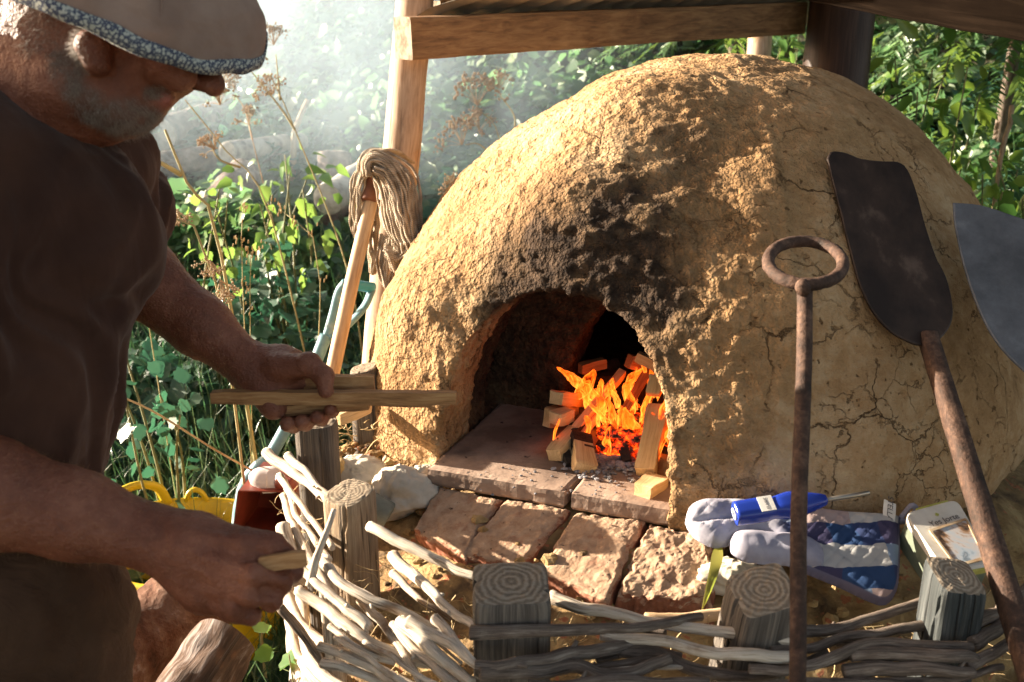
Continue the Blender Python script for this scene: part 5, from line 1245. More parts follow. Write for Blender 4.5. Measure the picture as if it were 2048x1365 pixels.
# peels
def outline_plate(pts, thick, mat, name, parent, plane, seed=0):
    """flat plate with a smooth outline given in picture pixels on a plane (point, normal)"""
    o, n = plane; w = []
    for px, py in pts:
        d = P(px, py, 1.0) - CAM; t = (o - CAM).dot(n) / d.dot(n); w.append(CAM + d * t)
    w = crom(np.array(w + [w[0]]), len(pts) * 5)[:-1]; c = w.mean(0); n = nrm(n) * (-1 if nrm(n).dot(CAM - o) < 0 else 1); k = len(w)
    L = [w - n * thick, w, w + n * thick * .0, c + (w - c) * .985 + n * thick * .35, c + (w - c) * .6 + n * thick * .3, c + (w - c) * .3 + n * thick * .3]
    V = np.vstack(L + [c[None] + n * thick * .3, c[None] - n * thick]); F = []
    for a in range(len(L) - 1):
        if a == 1: continue
    rows = [0, 1, 3, 4, 5]
    for a, b in zip(rows[:-1], rows[1:]): F += [(a * k + i, a * k + (i + 1) % k, b * k + (i + 1) % k, b * k + i) for i in range(k)]
    F += [(5 * k + i, 5 * k + (i + 1) % k, 6 * k) for i in range(k)]; F += [((i + 1) % k, i, 6 * k + 1) for i in range(k)]
    V[3 * k:] += (fbm(V[3 * k:] * 20 + seed, 3) * .0008)[:, None] * n
    return mesh(name, V, F, mat, parent, smooth=False)
iron = M('blackened_sheet_iron'); v = iron.coord('Object', (1, 1, .35)); n1 = iron.noise(v, 14, 7, .65); c = iron.ramp(n1, [(.42, (.018, .010, .007)), (.6, (.040, .023, .016)), (.72, (.10, .065, .048))])
iron.pbr(c, .55, iron.bump(iron.noise(v, 90, 4, .6), .3, .002), metal=.2, spec=.35)
peel = thing('bread_peel', 'dark iron oven peel with a worn round cornered blade leaning on the dome', 'peel', P(2060, 1360, .95))
pa_, pb_ = P(1700, 320, 1.52), P(1862, 690, 1.40); pc_ = P(1870, 460, 1.485)
ax = nrm(pb_ - pa_); pn = nrm(np.cross(ax, pc_ - pa_))
outline_plate([(1655, 318), (1662, 304), (1690, 306), (1722, 318), (1762, 323), (1797, 325), (1816, 342), (1834, 390), (1850, 450), (1872, 515), (1892, 555), (1904, 605), (1904, 640), (1890, 668), (1868, 686), (1840, 690), (1818, 684), (1780, 662), (1745, 622), (1718, 565), (1700, 500), (1680, 420), (1662, 350)], .0035, iron.m, 'blade', peel, (pb_, pn), 1)
h0, h1 = P(1855, 672, 1.41), P(2010, 1175, 1.17); h2 = h1 + (h1 - h0) * .75
V, F, U = tube(np.array([h0 + (h2 - h0) * t for t in np.linspace(0, 1, 40)]), np.linspace(pw(17, 1.4), pw(23, 1.15), 40), 12, .02, 60, sq=.6); mesh('shaft', V, F, MAT['rust'], peel, uv=U)
alu = M('dull_grey_sheet'); v = alu.coord('Object'); n1 = alu.noise(v, 12, 7, .7); c = alu.ramp(n1, [(.4, (.075, .080, .090)), (.6, (.12, .128, .145)), (.75, (.20, .21, .23))]); alu.pbr(c, .6, alu.bump(alu.noise(v, 60, 4, .6), .2, .002), metal=.4, spec=.4)
peel2 = thing('pizza_peel', 'grey round sheet metal peel cut off by the right edge of the picture', 'peel', P(2300, 1300, 1.1))
q1, q2, q3 = P(1910, 410, 1.50), P(2048, 740, 1.36), P(2200, 480, 1.45); pn2 = nrm(np.cross(q2 - q1, q3 - q1))
outline_plate([(1906, 406), (1960, 411), (2030, 433), (2130, 470), (2230, 530), (2280, 620), (2270, 720), (2200, 790), (2120, 790), (2048, 742), (1990, 680), (1952, 605), (1926, 525), (1910, 450)], .003, alu.m, 'blade', peel2, (q2, pn2), 2)
h0, h1 = P(2180, 785, 1.37), P(2330, 1250, 1.15)
V, F, U = tube(np.array([h0 + (h1 - h0) * t for t in np.linspace(0, 1.7, 30)]), .013, 12); mesh('shaft', V, F, MAT['handle_wood'], peel2, uv=U)

# ------------------------------------------------------------------ oven mitt
mp1, mp2, mp3 = Pz(1370, 1040, .815), Pz(1790, 1045, .81), Pz(1770, 1215, .755)
mn = nrm(np.cross(mp2 - mp1, mp3 - mp1)); mn = -mn if mn[2] < 0 else mn
mx_ = nrm(mp2 - mp1); my_ = np.cross(mn, mx_)
def onplane(px, py, o=mp1, n=mn):
    d = P(px, py, 1.0) - CAM; return CAM + d * ((o - CAM).dot(n) / d.dot(n))
def mm2(pts): return np.array([((onplane(*p) - mp1) @ mx_, (onplane(*p) - mp1) @ my_) for p in pts])
def smoothpoly(p, n=160): q = np.c_[p, np.zeros(len(p))]; return crom(np.vstack([q, q[:1]]), n)[:-1, :2]
hand_poly = smoothpoly(mm2([(1368, 1050), (1376, 1022), (1400, 1008), (1440, 1006), (1500, 1008), (1580, 1018), (1680, 1030), (1788, 1040), (1797, 1060), (1797, 1130), (1792, 1185), (1770, 1214), (1735, 1206), (1680, 1180), (1620, 1155), (1570, 1132), (1560, 1100), (1520, 1078), (1470, 1092), (1430, 1100), (1400, 1088), (1380, 1072)]))
thumb_poly = smoothpoly(mm2([(1453, 1098), (1462, 1080), (1490, 1074), (1540, 1078), (1600, 1084), (1640, 1110), (1640, 1150), (1590, 1142), (1530, 1138), (1485, 1132), (1462, 1118)]), 100)
def sd_poly(X, Y, poly):
    d = np.full(X.shape, 9.0); ins = np.zeros(X.shape, bool); a = poly; b = np.roll(poly, -1, 0)
    for (x0, y0), (x1, y1) in zip(a, b):
        ex, ey = x1 - x0, y1 - y0; t = np.clip(((X - x0) * ex + (Y - y0) * ey) / (ex * ex + ey * ey + 1e-12), 0, 1)
        d = np.minimum(d, np.hypot(X - x0 - t * ex, Y - y0 - t * ey)); c = ((y0 > Y) != (y1 > Y)) & (X < ex * (Y - y0) / (ey + 1e-12) + x0); ins ^= c
    return np.where(ins, -d, d)
def pillow(poly, thick, mat, name, parent, lift=0.0, seed=0, quilt=True, h=.0028, rim=.012, extra=None):
    lo, hi = poly.min(0) - h * 2, poly.max(0) + h * 2; xs = np.arange(lo[0], hi[0], h); ys = np.arange(lo[1], hi[1], h)
    X, Y = np.meshgrid(xs, ys, indexing='ij'); D = sd_poly(X, Y, poly); inside = D < h * .9
    Xc, Yc = X.copy(), Y.copy()
    gx_, gy_ = np.gradient(D, h); out = D > -h * .2; sh = np.where(out, D + h * .2, 0); Xc -= gx_ * sh; Yc -= gy_ * sh
    t = np.clip(-D / rim, 0, 1); hgt = thick * np.sqrt(np.clip(1 - (1 - t) ** 2, 0, 1))
    p3 = np.stack([Xc.ravel(), Yc.ravel(), 0 * Xc.ravel() + seed], 1)
    wr = (fbm(p3 * 30, 3) * .0022 + fbm(p3 * 12 + 5, 2) * .003).reshape(X.shape)
    if quilt:
        q = 0.021; a1 = np.abs(((X + Y) / q) % 1 - .5) * 2; a2 = np.abs(((X - Y) / q) % 1 - .5) * 2
        wr -= .0017 * (np.exp(-((1 - a1) / .14) ** 2) + np.exp(-((1 - a2) / .14) ** 2))
    top = hgt * 1.0 + wr * t + lift
    if extra is not None: top = top + extra(X, Y) * t
    idx = -np.ones(X.shape, int); idx[inside] = np.arange(inside.sum()); n0 = inside.sum()
    base = mp1 + Xc[inside][:, None] * mx_ + Yc[inside][:, None] * my_
    Vt = base + mn * top[inside][:, None]; Vb = base + mn * (lift - hgt[inside] * .5)[:, None]
    c = inside[:-1, :-1] & inside[1:, :-1] & inside[1:, 1:] & inside[:-1, 1:]; I, J = np.nonzero(c)
    q = np.stack([idx[I, J], idx[I + 1, J], idx[I + 1, J + 1], idx[I, J + 1]], 1)
    V = np.vstack([Vt, Vb]); F = np.vstack([q, q[:, ::-1] + n0])
    E = {}                                   # stitch the rim
    for f in q:
        for a, b in zip(f, np.roll(f, -1)): E[(a, b)] = E.get((b, a), 0) or 1; 
    es = set(map(tuple, np.concatenate([np.stack([q[:, k], q[:, (k + 1) % 4]], 1) for k in range(4)]).tolist()))
    side = np.array([(b, a, a + n0, b + n0) for a, b in es if (b, a) not in es]); F = np.vstack([F, side])
    uv = np.stack([Xc[inside], Yc[inside]], 1); uv = np.vstack([uv, uv])
    edge = np.concatenate([D[inside], D[inside]])
    return mesh(name, V, F, mat, parent, uv=uv, attrs={'edge': -edge})
m = M('patchwork_cloth'); uvn = m.node('TexCoord').outputs['UV']
dist = m.node('TexNoise', {'Vector': uvn, 'Scale': 16.0, 'Detail': 2.0}).outputs[1]
wv = m.mix(.03, uvn, dist, 'ADD'); sx = m.node('SeparateXYZ', {0: wv})
u = m.math('ADD', m.math('MULTIPLY', sx.outputs[0], 29.0), 0.0); w_ = m.math('ADD', m.math('MULTIPLY', sx.outputs[1], 30.0), 0.06)
cu, cv = m.math('FLOOR', u), m.math('FLOOR', w_)
cell = m.node('CombineXYZ', {0: cu, 1: cv}).outputs[0]; wn_ = m.node('TexWhiteNoise', {'Vector': cell}, noise_dimensions='3D').outputs[0]
light = m.ramp(wn_, [(0, (.21, .26, .35)), (.33, (.34, .26, .25)), (.6, (.38, .37, .36)), (.82, (.17, .23, .33))], 'CONSTANT')
darkc = m.ramp(wn_, [(0, (.035, .05, .12)), (.4, (.055, .05, .10)), (.7, (.03, .06, .14))], 'CONSTANT')
par = m.math('FRACT', m.math('MULTIPLY', cv, .5)); isdark = m.math('GREATER_THAN', par, .25)
col = m.mix(isdark, light, darkc)
lil = m.ramp(m.noise(m.coord('Object'), 26, 4, .6), [(.35, (.26, .25, .31)), (.6, (.38, .37, .42))])
fing = m.ramp(m.node('SeparateXYZ', {0: uvn}).outputs[0], [(.118, 1.0), (.135, 0.0)]); col = m.mix(fing, col, lil)
trim = m.ramp(m.math('MULTIPLY', m.attr('edge'), 100.0), [(.45, 1.0), (.55, 0.0)]); trim = m.math('MULTIPLY', trim, m.math('SUBTRACT', 1.0, fing)); col = m.mix(trim, col, (.14, .13, .19))
m.pbr(col, .95, m.bump(m.noise(m.coord('Object'), 700, 2, .5), .25, .001), spec=.1); MAT['patch'] = m.m
m = M('grey_lilac_cloth'); v = m.coord('Object'); m.pbr(m.ramp(m.noise(v, 20, 5, .6), [(.35, (.24, .23, .29)), (.6, (.36, .35, .41))]), .95, m.bump(m.noise(v, 500, 2, .5), .25, .001), spec=.1); MAT['lilac'] = m.m
mitt = thing('oven_mitt', 'blue patchwork oven mitt with grey fingers lying on the ledge below the lighter', 'oven mitt', mp1)
def fseam(X, Y): return -.006 * np.exp(-((Y + .012 - .15 * (X - .03)) / .0035) ** 2) * (X < .10)
pillow(hand_poly, .017, MAT['patch'], 'palm', mitt, .004, 1, extra=fseam, rim=.017)
pillow(thumb_poly, .019, MAT['lilac'], 'thumb', mitt, .010, 2, quilt=False, rim=.019)
V, F, U = tube(crom(T_([onplane(1790, 1052) + mn * .008, P(1818, 1040, 1.38), P(1832, 1018, 1.375), P(1822, 1012, 1.375), P(1806, 1030, 1.385), onplane(1786, 1060) + mn * .006]), 24), .0042, 8, flat=.35); mesh('hanging_loop', V, F, MAT['lilac'], mitt, uv=U)
cloth_w = simple('white_label_cloth', [(.4, (.50, .48, .44)), (.6, (.62, .60, .55))], 30, .9, .2, 300, .001)
ta, tb, tc, td = [onplane(*q) + mn * z for q, z in (((1757, 1026), .030), ((1779, 1036), .030), ((1781, 1062), .019), ((1759, 1053), .019))]
V, F = plate([ta, tb, tc, td], .0008, .0003, 5, 0, 10); mesh('care_label', V, F, cloth_w, mitt, smooth=False)
def letters(txt, org, xd, yd, size, mat, name, parent, font_ext=.0001):
    cu_ = bpy.data.curves.new(name, 'FONT'); cu_.body = txt; cu_.size = 1; cu_.extrude = font_ext / size; cu_.align_x = 'CENTER'; cu_.align_y = 'CENTER'
    o = bpy.data.objects.new(name, cu_); link(o); dg = bpy.context.evaluated_depsgraph_get(); me = bpy.data.meshes.new_from_object(o.evaluated_get(dg)); bpy.data.objects.remove(o)
    vs = np.array([v.co[:] for v in me.vertices]); xd, yd = nrm(xd), nrm(yd); zd = np.cross(xd, yd)
    V = org + size * (vs[:, :1] * xd + vs[:, 1:2] * yd + vs[:, 2:3] * zd); F = [tuple(p.vertices) for p in me.polygons]
    return mesh(name, V, F, mat, parent, smooth=False)
ink = simple('dark_ink', [(.4, (.05, .045, .05)), (.6, (.08, .07, .07))], 30, .8, 0, 30)
letters('STELLAR', (ta + tb + tc + td) / 4 + mn * .0012, tc - tb, tb - ta, .0105, ink, 'printed_letters', mitt)

# ------------------------------------------------------------------ blue gas lighter on the mitt
lm = M('glossy_blue_plastic'); lm.pbr((.012, .035, .28), .22, spec=.6); LB = lm.m
lt = thing('gas_lighter', 'shiny blue long necked gas lighter lying on the oven mitt', 'lighter', onplane(1560, 1020))
la, lb = P(1470, 1028, 1.335), P(1652, 1000, 1.345); lx = nrm(lb - la); lz = nrm(mn - lx * mn.dot(lx)); ly = np.cross(lz, lx); LL = np.linalg.norm(lb - la)
prof = [(0, .012, .0105), (.02, .0145, .0125), (.30, .015, .0125), (.42, .013, .012), (.50, .0145, .0135), (.62, .017, .013), (.78, .0135, .011), (.92, .009, .0085), (1.0, .006, .006)]
pp = crom(np.array([(a, b, c) for a, b, c in prof]) * [LL, 1, 1], 44); V = []; seg = 20
for x, w1, h1_ in pp:
    a = np.linspace(0, 2 * math.pi, seg, endpoint=False); pr_ = (np.abs(np.cos(a)) ** 5 + np.abs(np.sin(a)) ** 5) ** (-.2); V.append(la + lx * x + ly[None] * (np.cos(a) * pr_ * w1)[:, None] + lz[None] * (np.sin(a) * pr_ * h1_)[:, None])
V = np.concatenate(V); F = [(i * seg + j, i * seg + (j + 1) % seg, (i + 1) * seg + (j + 1) % seg, (i + 1) * seg + j) for i in range(43) for j in range(seg)]; F += [tuple(range(seg))[::-1], tuple(43 * seg + j for j in range(seg))]
mesh('body', V, F, LB, lt)
steel = M('worn_steel'); steel.pbr((.35, .31, .26), .35, metal=.9)
nz0 = lb; nz1 = P(1738, 986, 1.352); V, F, U = tube(np.array([nz0 - lx * .004, nz0 + (nz1 - nz0) * .5, nz1]), [.0036, .0034, .0034], 12); mesh('nozzle', V, F, steel.m, lt, uv=U)
whp = M('white_plastic_rim'); whp.pbr((.55, .54, .52), .5)
c0 = la - lx * .0006; V = []; 
for r_, e_ in ((.0092, 0), (.0092, .0016), (.0060, .0016), (.0060, 0)):
    a = np.linspace(0, 2 * math.pi, 24, endpoint=False); V.append(c0 - lx * e_ + ly[None] * (np.cos(a) * r_)[:, None] + lz[None] * (np.sin(a) * r_ * .62)[:, None])
V = np.concatenate(V); F = [(k * 24 + j, k * 24 + (j + 1) % 24, ((k + 1) % 4) * 24 + (j + 1) % 24, ((k + 1) % 4) * 24 + j) for k in range(4) for j in range(24)]; mesh('end_ring', V, F, whp.m, lt)
sc_ = la + lx * LL * .33 + lz * .0129; V, F = box(sc_, lx * .010, ly * .0120, lz * .0003); mesh('sticker', V, F, cloth_w, lt, smooth=False)
letters('CLASSIC', sc_ + lz * .0006, ly, -lx, .0052, ink, 'printed_letters', lt)
tg = la + lx * LL * .66 - lz * .012; V, F, U = tube(crom(T_([tg, tg - lz * .010 + lx * .006, tg - lz * .006 + lx * .016]), 8), .0035, 8); mesh('trigger', V, F, LB, lt, uv=U)

# ------------------------------------------------------------------ old tin with a framed picture on its lid
tl, tr_, br_, bl = Pz(1810, 1026, .845), Pz(1914, 998, .850), Pz(1990, 1128, .825), Pz(1893, 1146, .815)
nT = nrm(np.cross(tr_ - tl, bl - tl)); nT = -nT if nT[2] < 0 else nT
def ontin(px, py): d = P(px, py, 1.0) - CAM; return CAM + d * ((tl - CAM).dot(nT) / d.dot(nT))
br_ = ontin(1990, 1128)
tin_o = thing('old_tin', 'old cream and olive tin with a framed picture on its rusty edged lid', 'tin', (tl + br_) / 2 - nT * .05)
cream = simple('worn_cream_paint', [(.35, (.42, .38, .32)), (.55, (.56, .53, .47)), (.7, (.60, .58, .54))], 14, .6, .3, 80, .001, speck=(40, .66, (.22, .13, .06)))
olive = simple('olive_paint', [(.35, (.10, .12, .085)), (.6, (.17, .19, .13))], 12, .6, .2, 80, .001, speck=(45, .66, (.12, .06, .03)))
rim_m = simple('rusty_cream_rim', [(.35, (.30, .17, .08)), (.6, (.52, .40, .26))], 40, .7, .3, 80, .001)
yg = simple('yellow_green_paint', [(.35, (.30, .31, .05)), (.6, (.42, .40, .10))], 20, .6, .2, 60, .001)
def rrect(c4, inset, rad, n=6):
    c = [np.array(q) for q in c4]; ctr = sum(c) / 4; c = [q + nrm(ctr - q) * inset * 1.4 for q in c]; pts = []
    for k in range(4):
        a, b, d = c[k - 1], c[k], c[(k + 1) % 4]; e1_, e2_ = nrm(a - b), nrm(d - b); p0, p1 = b + e1_ * rad, b + e2_ * rad
        for t in np.linspace(0, 1, n): pts.append((1 - t) ** 2 * p0 + 2 * t * (1 - t) * b + t * t * p1)
    return np.array(pts)
def prism(r0, h0, h1, mat, name, parent, n=nT, inset=.002, shrink=1.0):
    k = len(r0); c = r0.mean(0); L = [c + (r0 - c) * shrink + n * h0, r0 + n * (h1 - inset), c + (r0 - c) * (1 - inset / .05) + n * h1]
    V = np.vstack(L); F = [(a * k + i, a * k + (i + 1) % k, (a + 1) * k + (i + 1) % k, (a + 1) * k + i) for a in range(2) for i in range(k)]; F += [tuple(2 * k + i for i in range(k)), tuple(range(k))[::-1]]
    fn = np.cross(V[F[0][1]] - V[F[0][0]], V[F[0][3]] - V[F[0][0]])
    if fn.dot(V[0] - c) < 0: F = [f[::-1] for f in F]
    return mesh(name, V, F, mat, parent, smooth=False)
C4 = [tl, tr_, br_, bl]; R0 = rrect(C4, 0, .014)
prism(R0, -.052, -.012, olive, 'box', tin_o, inset=.001)
lid = prism(c_ if False else R0.mean(0) + (R0 - R0.mean(0)) * 1.015, -.012, 0, cream, 'lid', tin_o)
def ontin(px, py): d = P(px, py, 1.0) - CAM; return CAM + d * ((tl - CAM).dot(nT) / d.dot(nT))
W4 = [ontin(1856, 1062), ontin(1932, 1038), ontin(1974, 1120), ontin(1912, 1136)]
wo = rrect(W4, 0, .004); wi = rrect(W4, .0035, .003); k = len(wo)
V = np.vstack([wo + nT * .0005, wo + nT * .0022, wi + nT * .0022, wi + nT * .0008]); F = [(a * k + i, a * k + (i + 1) % k, (a + 1) * k + (i + 1) % k, (a + 1) * k + i) for a in range(3) for i in range(k)]
mesh('picture_frame', V, F, rim_m, tin_o, smooth=False)
m = M('lid_picture'); v = m.coord('Object'); n1 = m.noise(v, 22, 4, .6, 1.0); n2 = m.noise(v, 60, 4, .7)
m.pbr(m.ramp(m.math('ADD', m.math('MULTIPLY', n1, .75), m.math('MULTIPLY', n2, .25)), [(.36, (.03, .022, .02)), (.42, (.30, .17, .09)), (.47, (.46, .42, .40)), (.56, (.36, .42, .48)), (.62, (.13, .17, .21)), (.68, (.48, .50, .52))]), .5)
mesh('lid_picture', wi + nT * .0012, [tuple(range(k))], m.m, tin_o, smooth=False)
xd = nrm(W4[1] - W4[0]); ydn = nrm(W4[0] - W4[3])
letters('Yes Jorte', (W4[0] + W4[1]) / 2 + ydn * .0075 + nT * .0012, xd, ydn, .013, ink, 'printed_letters', tin_o)
ga = (W4[0] + W4[1]) / 2 + ydn * .019 + nT * .0012 - xd * .004; V = np.array([ga + xd * -.0035, ga + ydn * -.003, ga + xd * .0035, ga + ydn * .004]); mesh('leaf_emblem', np.vstack([V, V + nT * .0002]), [(4, 5, 6, 7), (0, 1, 5, 4), (1, 2, 6, 5), (2, 3, 7, 6), (3, 0, 4, 7)], yg, tin_o, smooth=False)
for a_, b_ in ((bl, br_), (tl, tr_)):
    V, F = box((a_ * .45 + b_ * .55) - nT * .006 , (b_ - a_) * .30, nT * .004, nrm(np.cross(b_ - a_, nT)) * (.0022 + .001)); V += nrm((a_ + b_) / 2 - R0.mean(0)) * .0005; mesh('green_edge_strip', V, F, yg, tin_o, smooth=False)

# blade shaped leaf standing beside the rightmost brick
V = []; pth = crom(T_([Pz(1437, 1092, .79), P(1432, 1130, 1.275), P(1418, 1180, 1.25), P(1404, 1222, 1.245)]), 14)
for i, q in enumerate(pth):
    w = (.0075 * math.sin(math.pi * min(1, (i + 2) / 15.)) ** .8 + .0006); V += [q - [w, 0, 0], q + [0, -.002, 0], q + [w, .002, 0]]
F = [(i * 3 + j, i * 3 + j + 1, i * 3 + j + 4, i * 3 + j + 3) for i in range(13) for j in range(2)]
yl = leaf_mat('yellow_green_blade', [(.1, (.22, .22, .04)), (.9, (.34, .30, .06))], trans=.4); tag(mesh('dry_leaf', np.array(V), F, yl, attrs={'rnd': np.full(len(V), .5)}), 'narrow yellow green leaf hanging beside the rightmost brick', 'leaf')

# ------------------------------------------------------------------ yellow tub, red box, white bottle
yel = M('yellow_plastic'); v = yel.coord('Object'); yel.pbr(yel.ramp(yel.noise(v, 12, 5, .6), [(.35, (.52, .34, .010)), (.6, (.66, .46, .018)), (.74, (.42, .27, .03))]), .38, yel.bump(yel.noise(v, 60, 3, .6), .1, .001), spec=.5, Subsurface_Weight=0.0); YE = yel.m
tc_ = (Pz(390, 1000, .37) + Pz(390, 1150, .37)) / 2; tub = thing('plastic_tub', 'yellow flexible plastic tub with moulded loop handles on the ground behind the hand', 'tub', (tc_[0], tc_[1], 0))
R_ = .205; prof = [(.68, .02), (.70, .0), (.74, .0), (.80, .10), (.90, .25), (.97, .345), (1.0, .355), (1.035, .350), (1.04, .362), (1.0, .372), (.965, .360), (.88, .25), (.78, .10), (.70, .02)]
a = np.linspace(0, 2 * math.pi, 64, endpoint=False); V = []
for r_, z_ in prof: V.append(np.stack([tc_[0] + R_ * r_ * np.cos(a), tc_[1] + R_ * r_ * .92 * np.sin(a), z_ + .012 * np.cos(2 * a + .6) * (z_ / .37) + 0 * a], 1))
V = np.concatenate(V); n_ = len(prof); F = [(i * 64 + j, i * 64 + (j + 1) % 64, (i + 1) * 64 + (j + 1) % 64, (i + 1) * 64 + j) for i in range(n_ - 1) for j in range(64)]; F += [tuple(j for j in range(64))[::-1], tuple((n_ - 1) * 64 + j for j in range(64))]
mesh('bowl', V, F, YE, tub)
def rim(an, dz=0.): return np.array([tc_[0] + R_ * 1.0 * math.cos(an), tc_[1] + R_ * .92 * math.sin(an), .362 + .012 * math.cos(2 * an + .6) + dz])
V, F, U = tube(crom(T_([rim(1.95), rim(1.90, .022), rim(1.83, .030), rim(1.76, .022), rim(1.71)]), 20), .0065, 10); mesh('hanging_loop', V, F, YE, tub, uv=U)
V, F, U = tube(crom(T_([rim(2.15, 0), rim(2.25, .045), rim(2.5, .062), rim(2.8, .055), rim(3.1, .0)]), 26), .009, 10, flat=1.4); mesh('handle', V, F, YE, tub, uv=U)
V, F, U = tube(crom(T_([rim(-.75, .0), rim(-.55, .05), rim(-.3, .078), rim(-.0, .068), rim(.25, .0)]), 26), .010, 10, flat=1.4); mesh('handle', V, F, YE, tub, uv=U)
redp = M('dark_red_plastic'); v = redp.coord('Object'); redp.pbr(redp.ramp(redp.noise(v, 20, 5, .6), [(.35, (.10, .018, .010)), (.6, (.20, .035, .018)), (.75, (.28, .07, .035))]), .4)
rb = thing('red_box', 'open dark red plastic box lying on its side in the yellow tub', 'box', P(520, 1100, 1.95))
c8 = [P(478, 984, 1.93), P(572, 985, 1.93), P(582, 1090, 1.98), P(465, 1088, 1.98)]
bk = [q + np.array([.015, .12, .01]) + (sum(c8) / 4 - q) * .12 for q in c8]
for (i, j) in ((0, 1), (1, 2), (2, 3), (3, 0)):
    a_, b_, c__, d_ = c8[i], c8[j], bk[j], bk[i]; nn2 = nrm(np.cross(b_ - a_, d_ - a_)) * .0028; cen8 = (sum(c8) + sum(bk)) / 8
    if nn2.dot((a_ + b_) / 2 - cen8) < 0: nn2 = -nn2
    V = np.array([a_, b_, c__, d_, a_ + nn2, b_ + nn2, c__ + nn2, d_ + nn2]); mesh('side_panel', V, [(0, 3, 2, 1), (4, 5, 6, 7), (0, 1, 5, 4), (1, 2, 6, 5), (2, 3, 7, 6), (3, 0, 4, 7)], redp.m, rb, smooth=False)
V = np.array(bk + [q + [0, .003, 0] for q in bk]); mesh('back_panel', V, [(0, 1, 2, 3), (7, 6, 5, 4)], redp.m, rb, smooth=False)
whm = simple('dusty_white_plastic', [(.35, (.44, .38, .37)), (.6, (.56, .50, .49))], 10, .6, .1, 40, .001)
wb = thing('white_bottle', 'dusty white plastic bottle with a red cap lying on top of the red box', 'bottle', P(540, 985, 1.95))
pth = crom(T_([P(508, 972, 1.96), P(520, 962, 1.96), P(545, 960, 1.96), P(562, 962, 1.95)]), 18); rr_ = np.array([.35, .62, .8, .9, .97, 1, 1, 1, 1, 1, 1, 1, .98, .95, .9, .84, .75, .68]) * pw(27, 1.95); V, F, U = tube(pth, rr_, 22, capround=.5); mesh('body', V, F, whm, wb, uv=U)
pth = crom(T_([P(560, 962, 1.95), P(590, 968, 1.94)]), 10); V, F, U = tube(pth, pw(20, 1.95), 20, capround=.1); mesh('cap', V, F, redp.m, wb, uv=U)
cc_ = P(562, 955, 1.925); a = np.linspace(0, 2 * math.pi, 21); V, F, U = tube(np.array([cc_ + [.007 * math.cos(t), 0, .007 * math.sin(t)] for t in a]), .0016, 6, cap=False); mesh('cap_ring', V, F, whm, wb, uv=U)
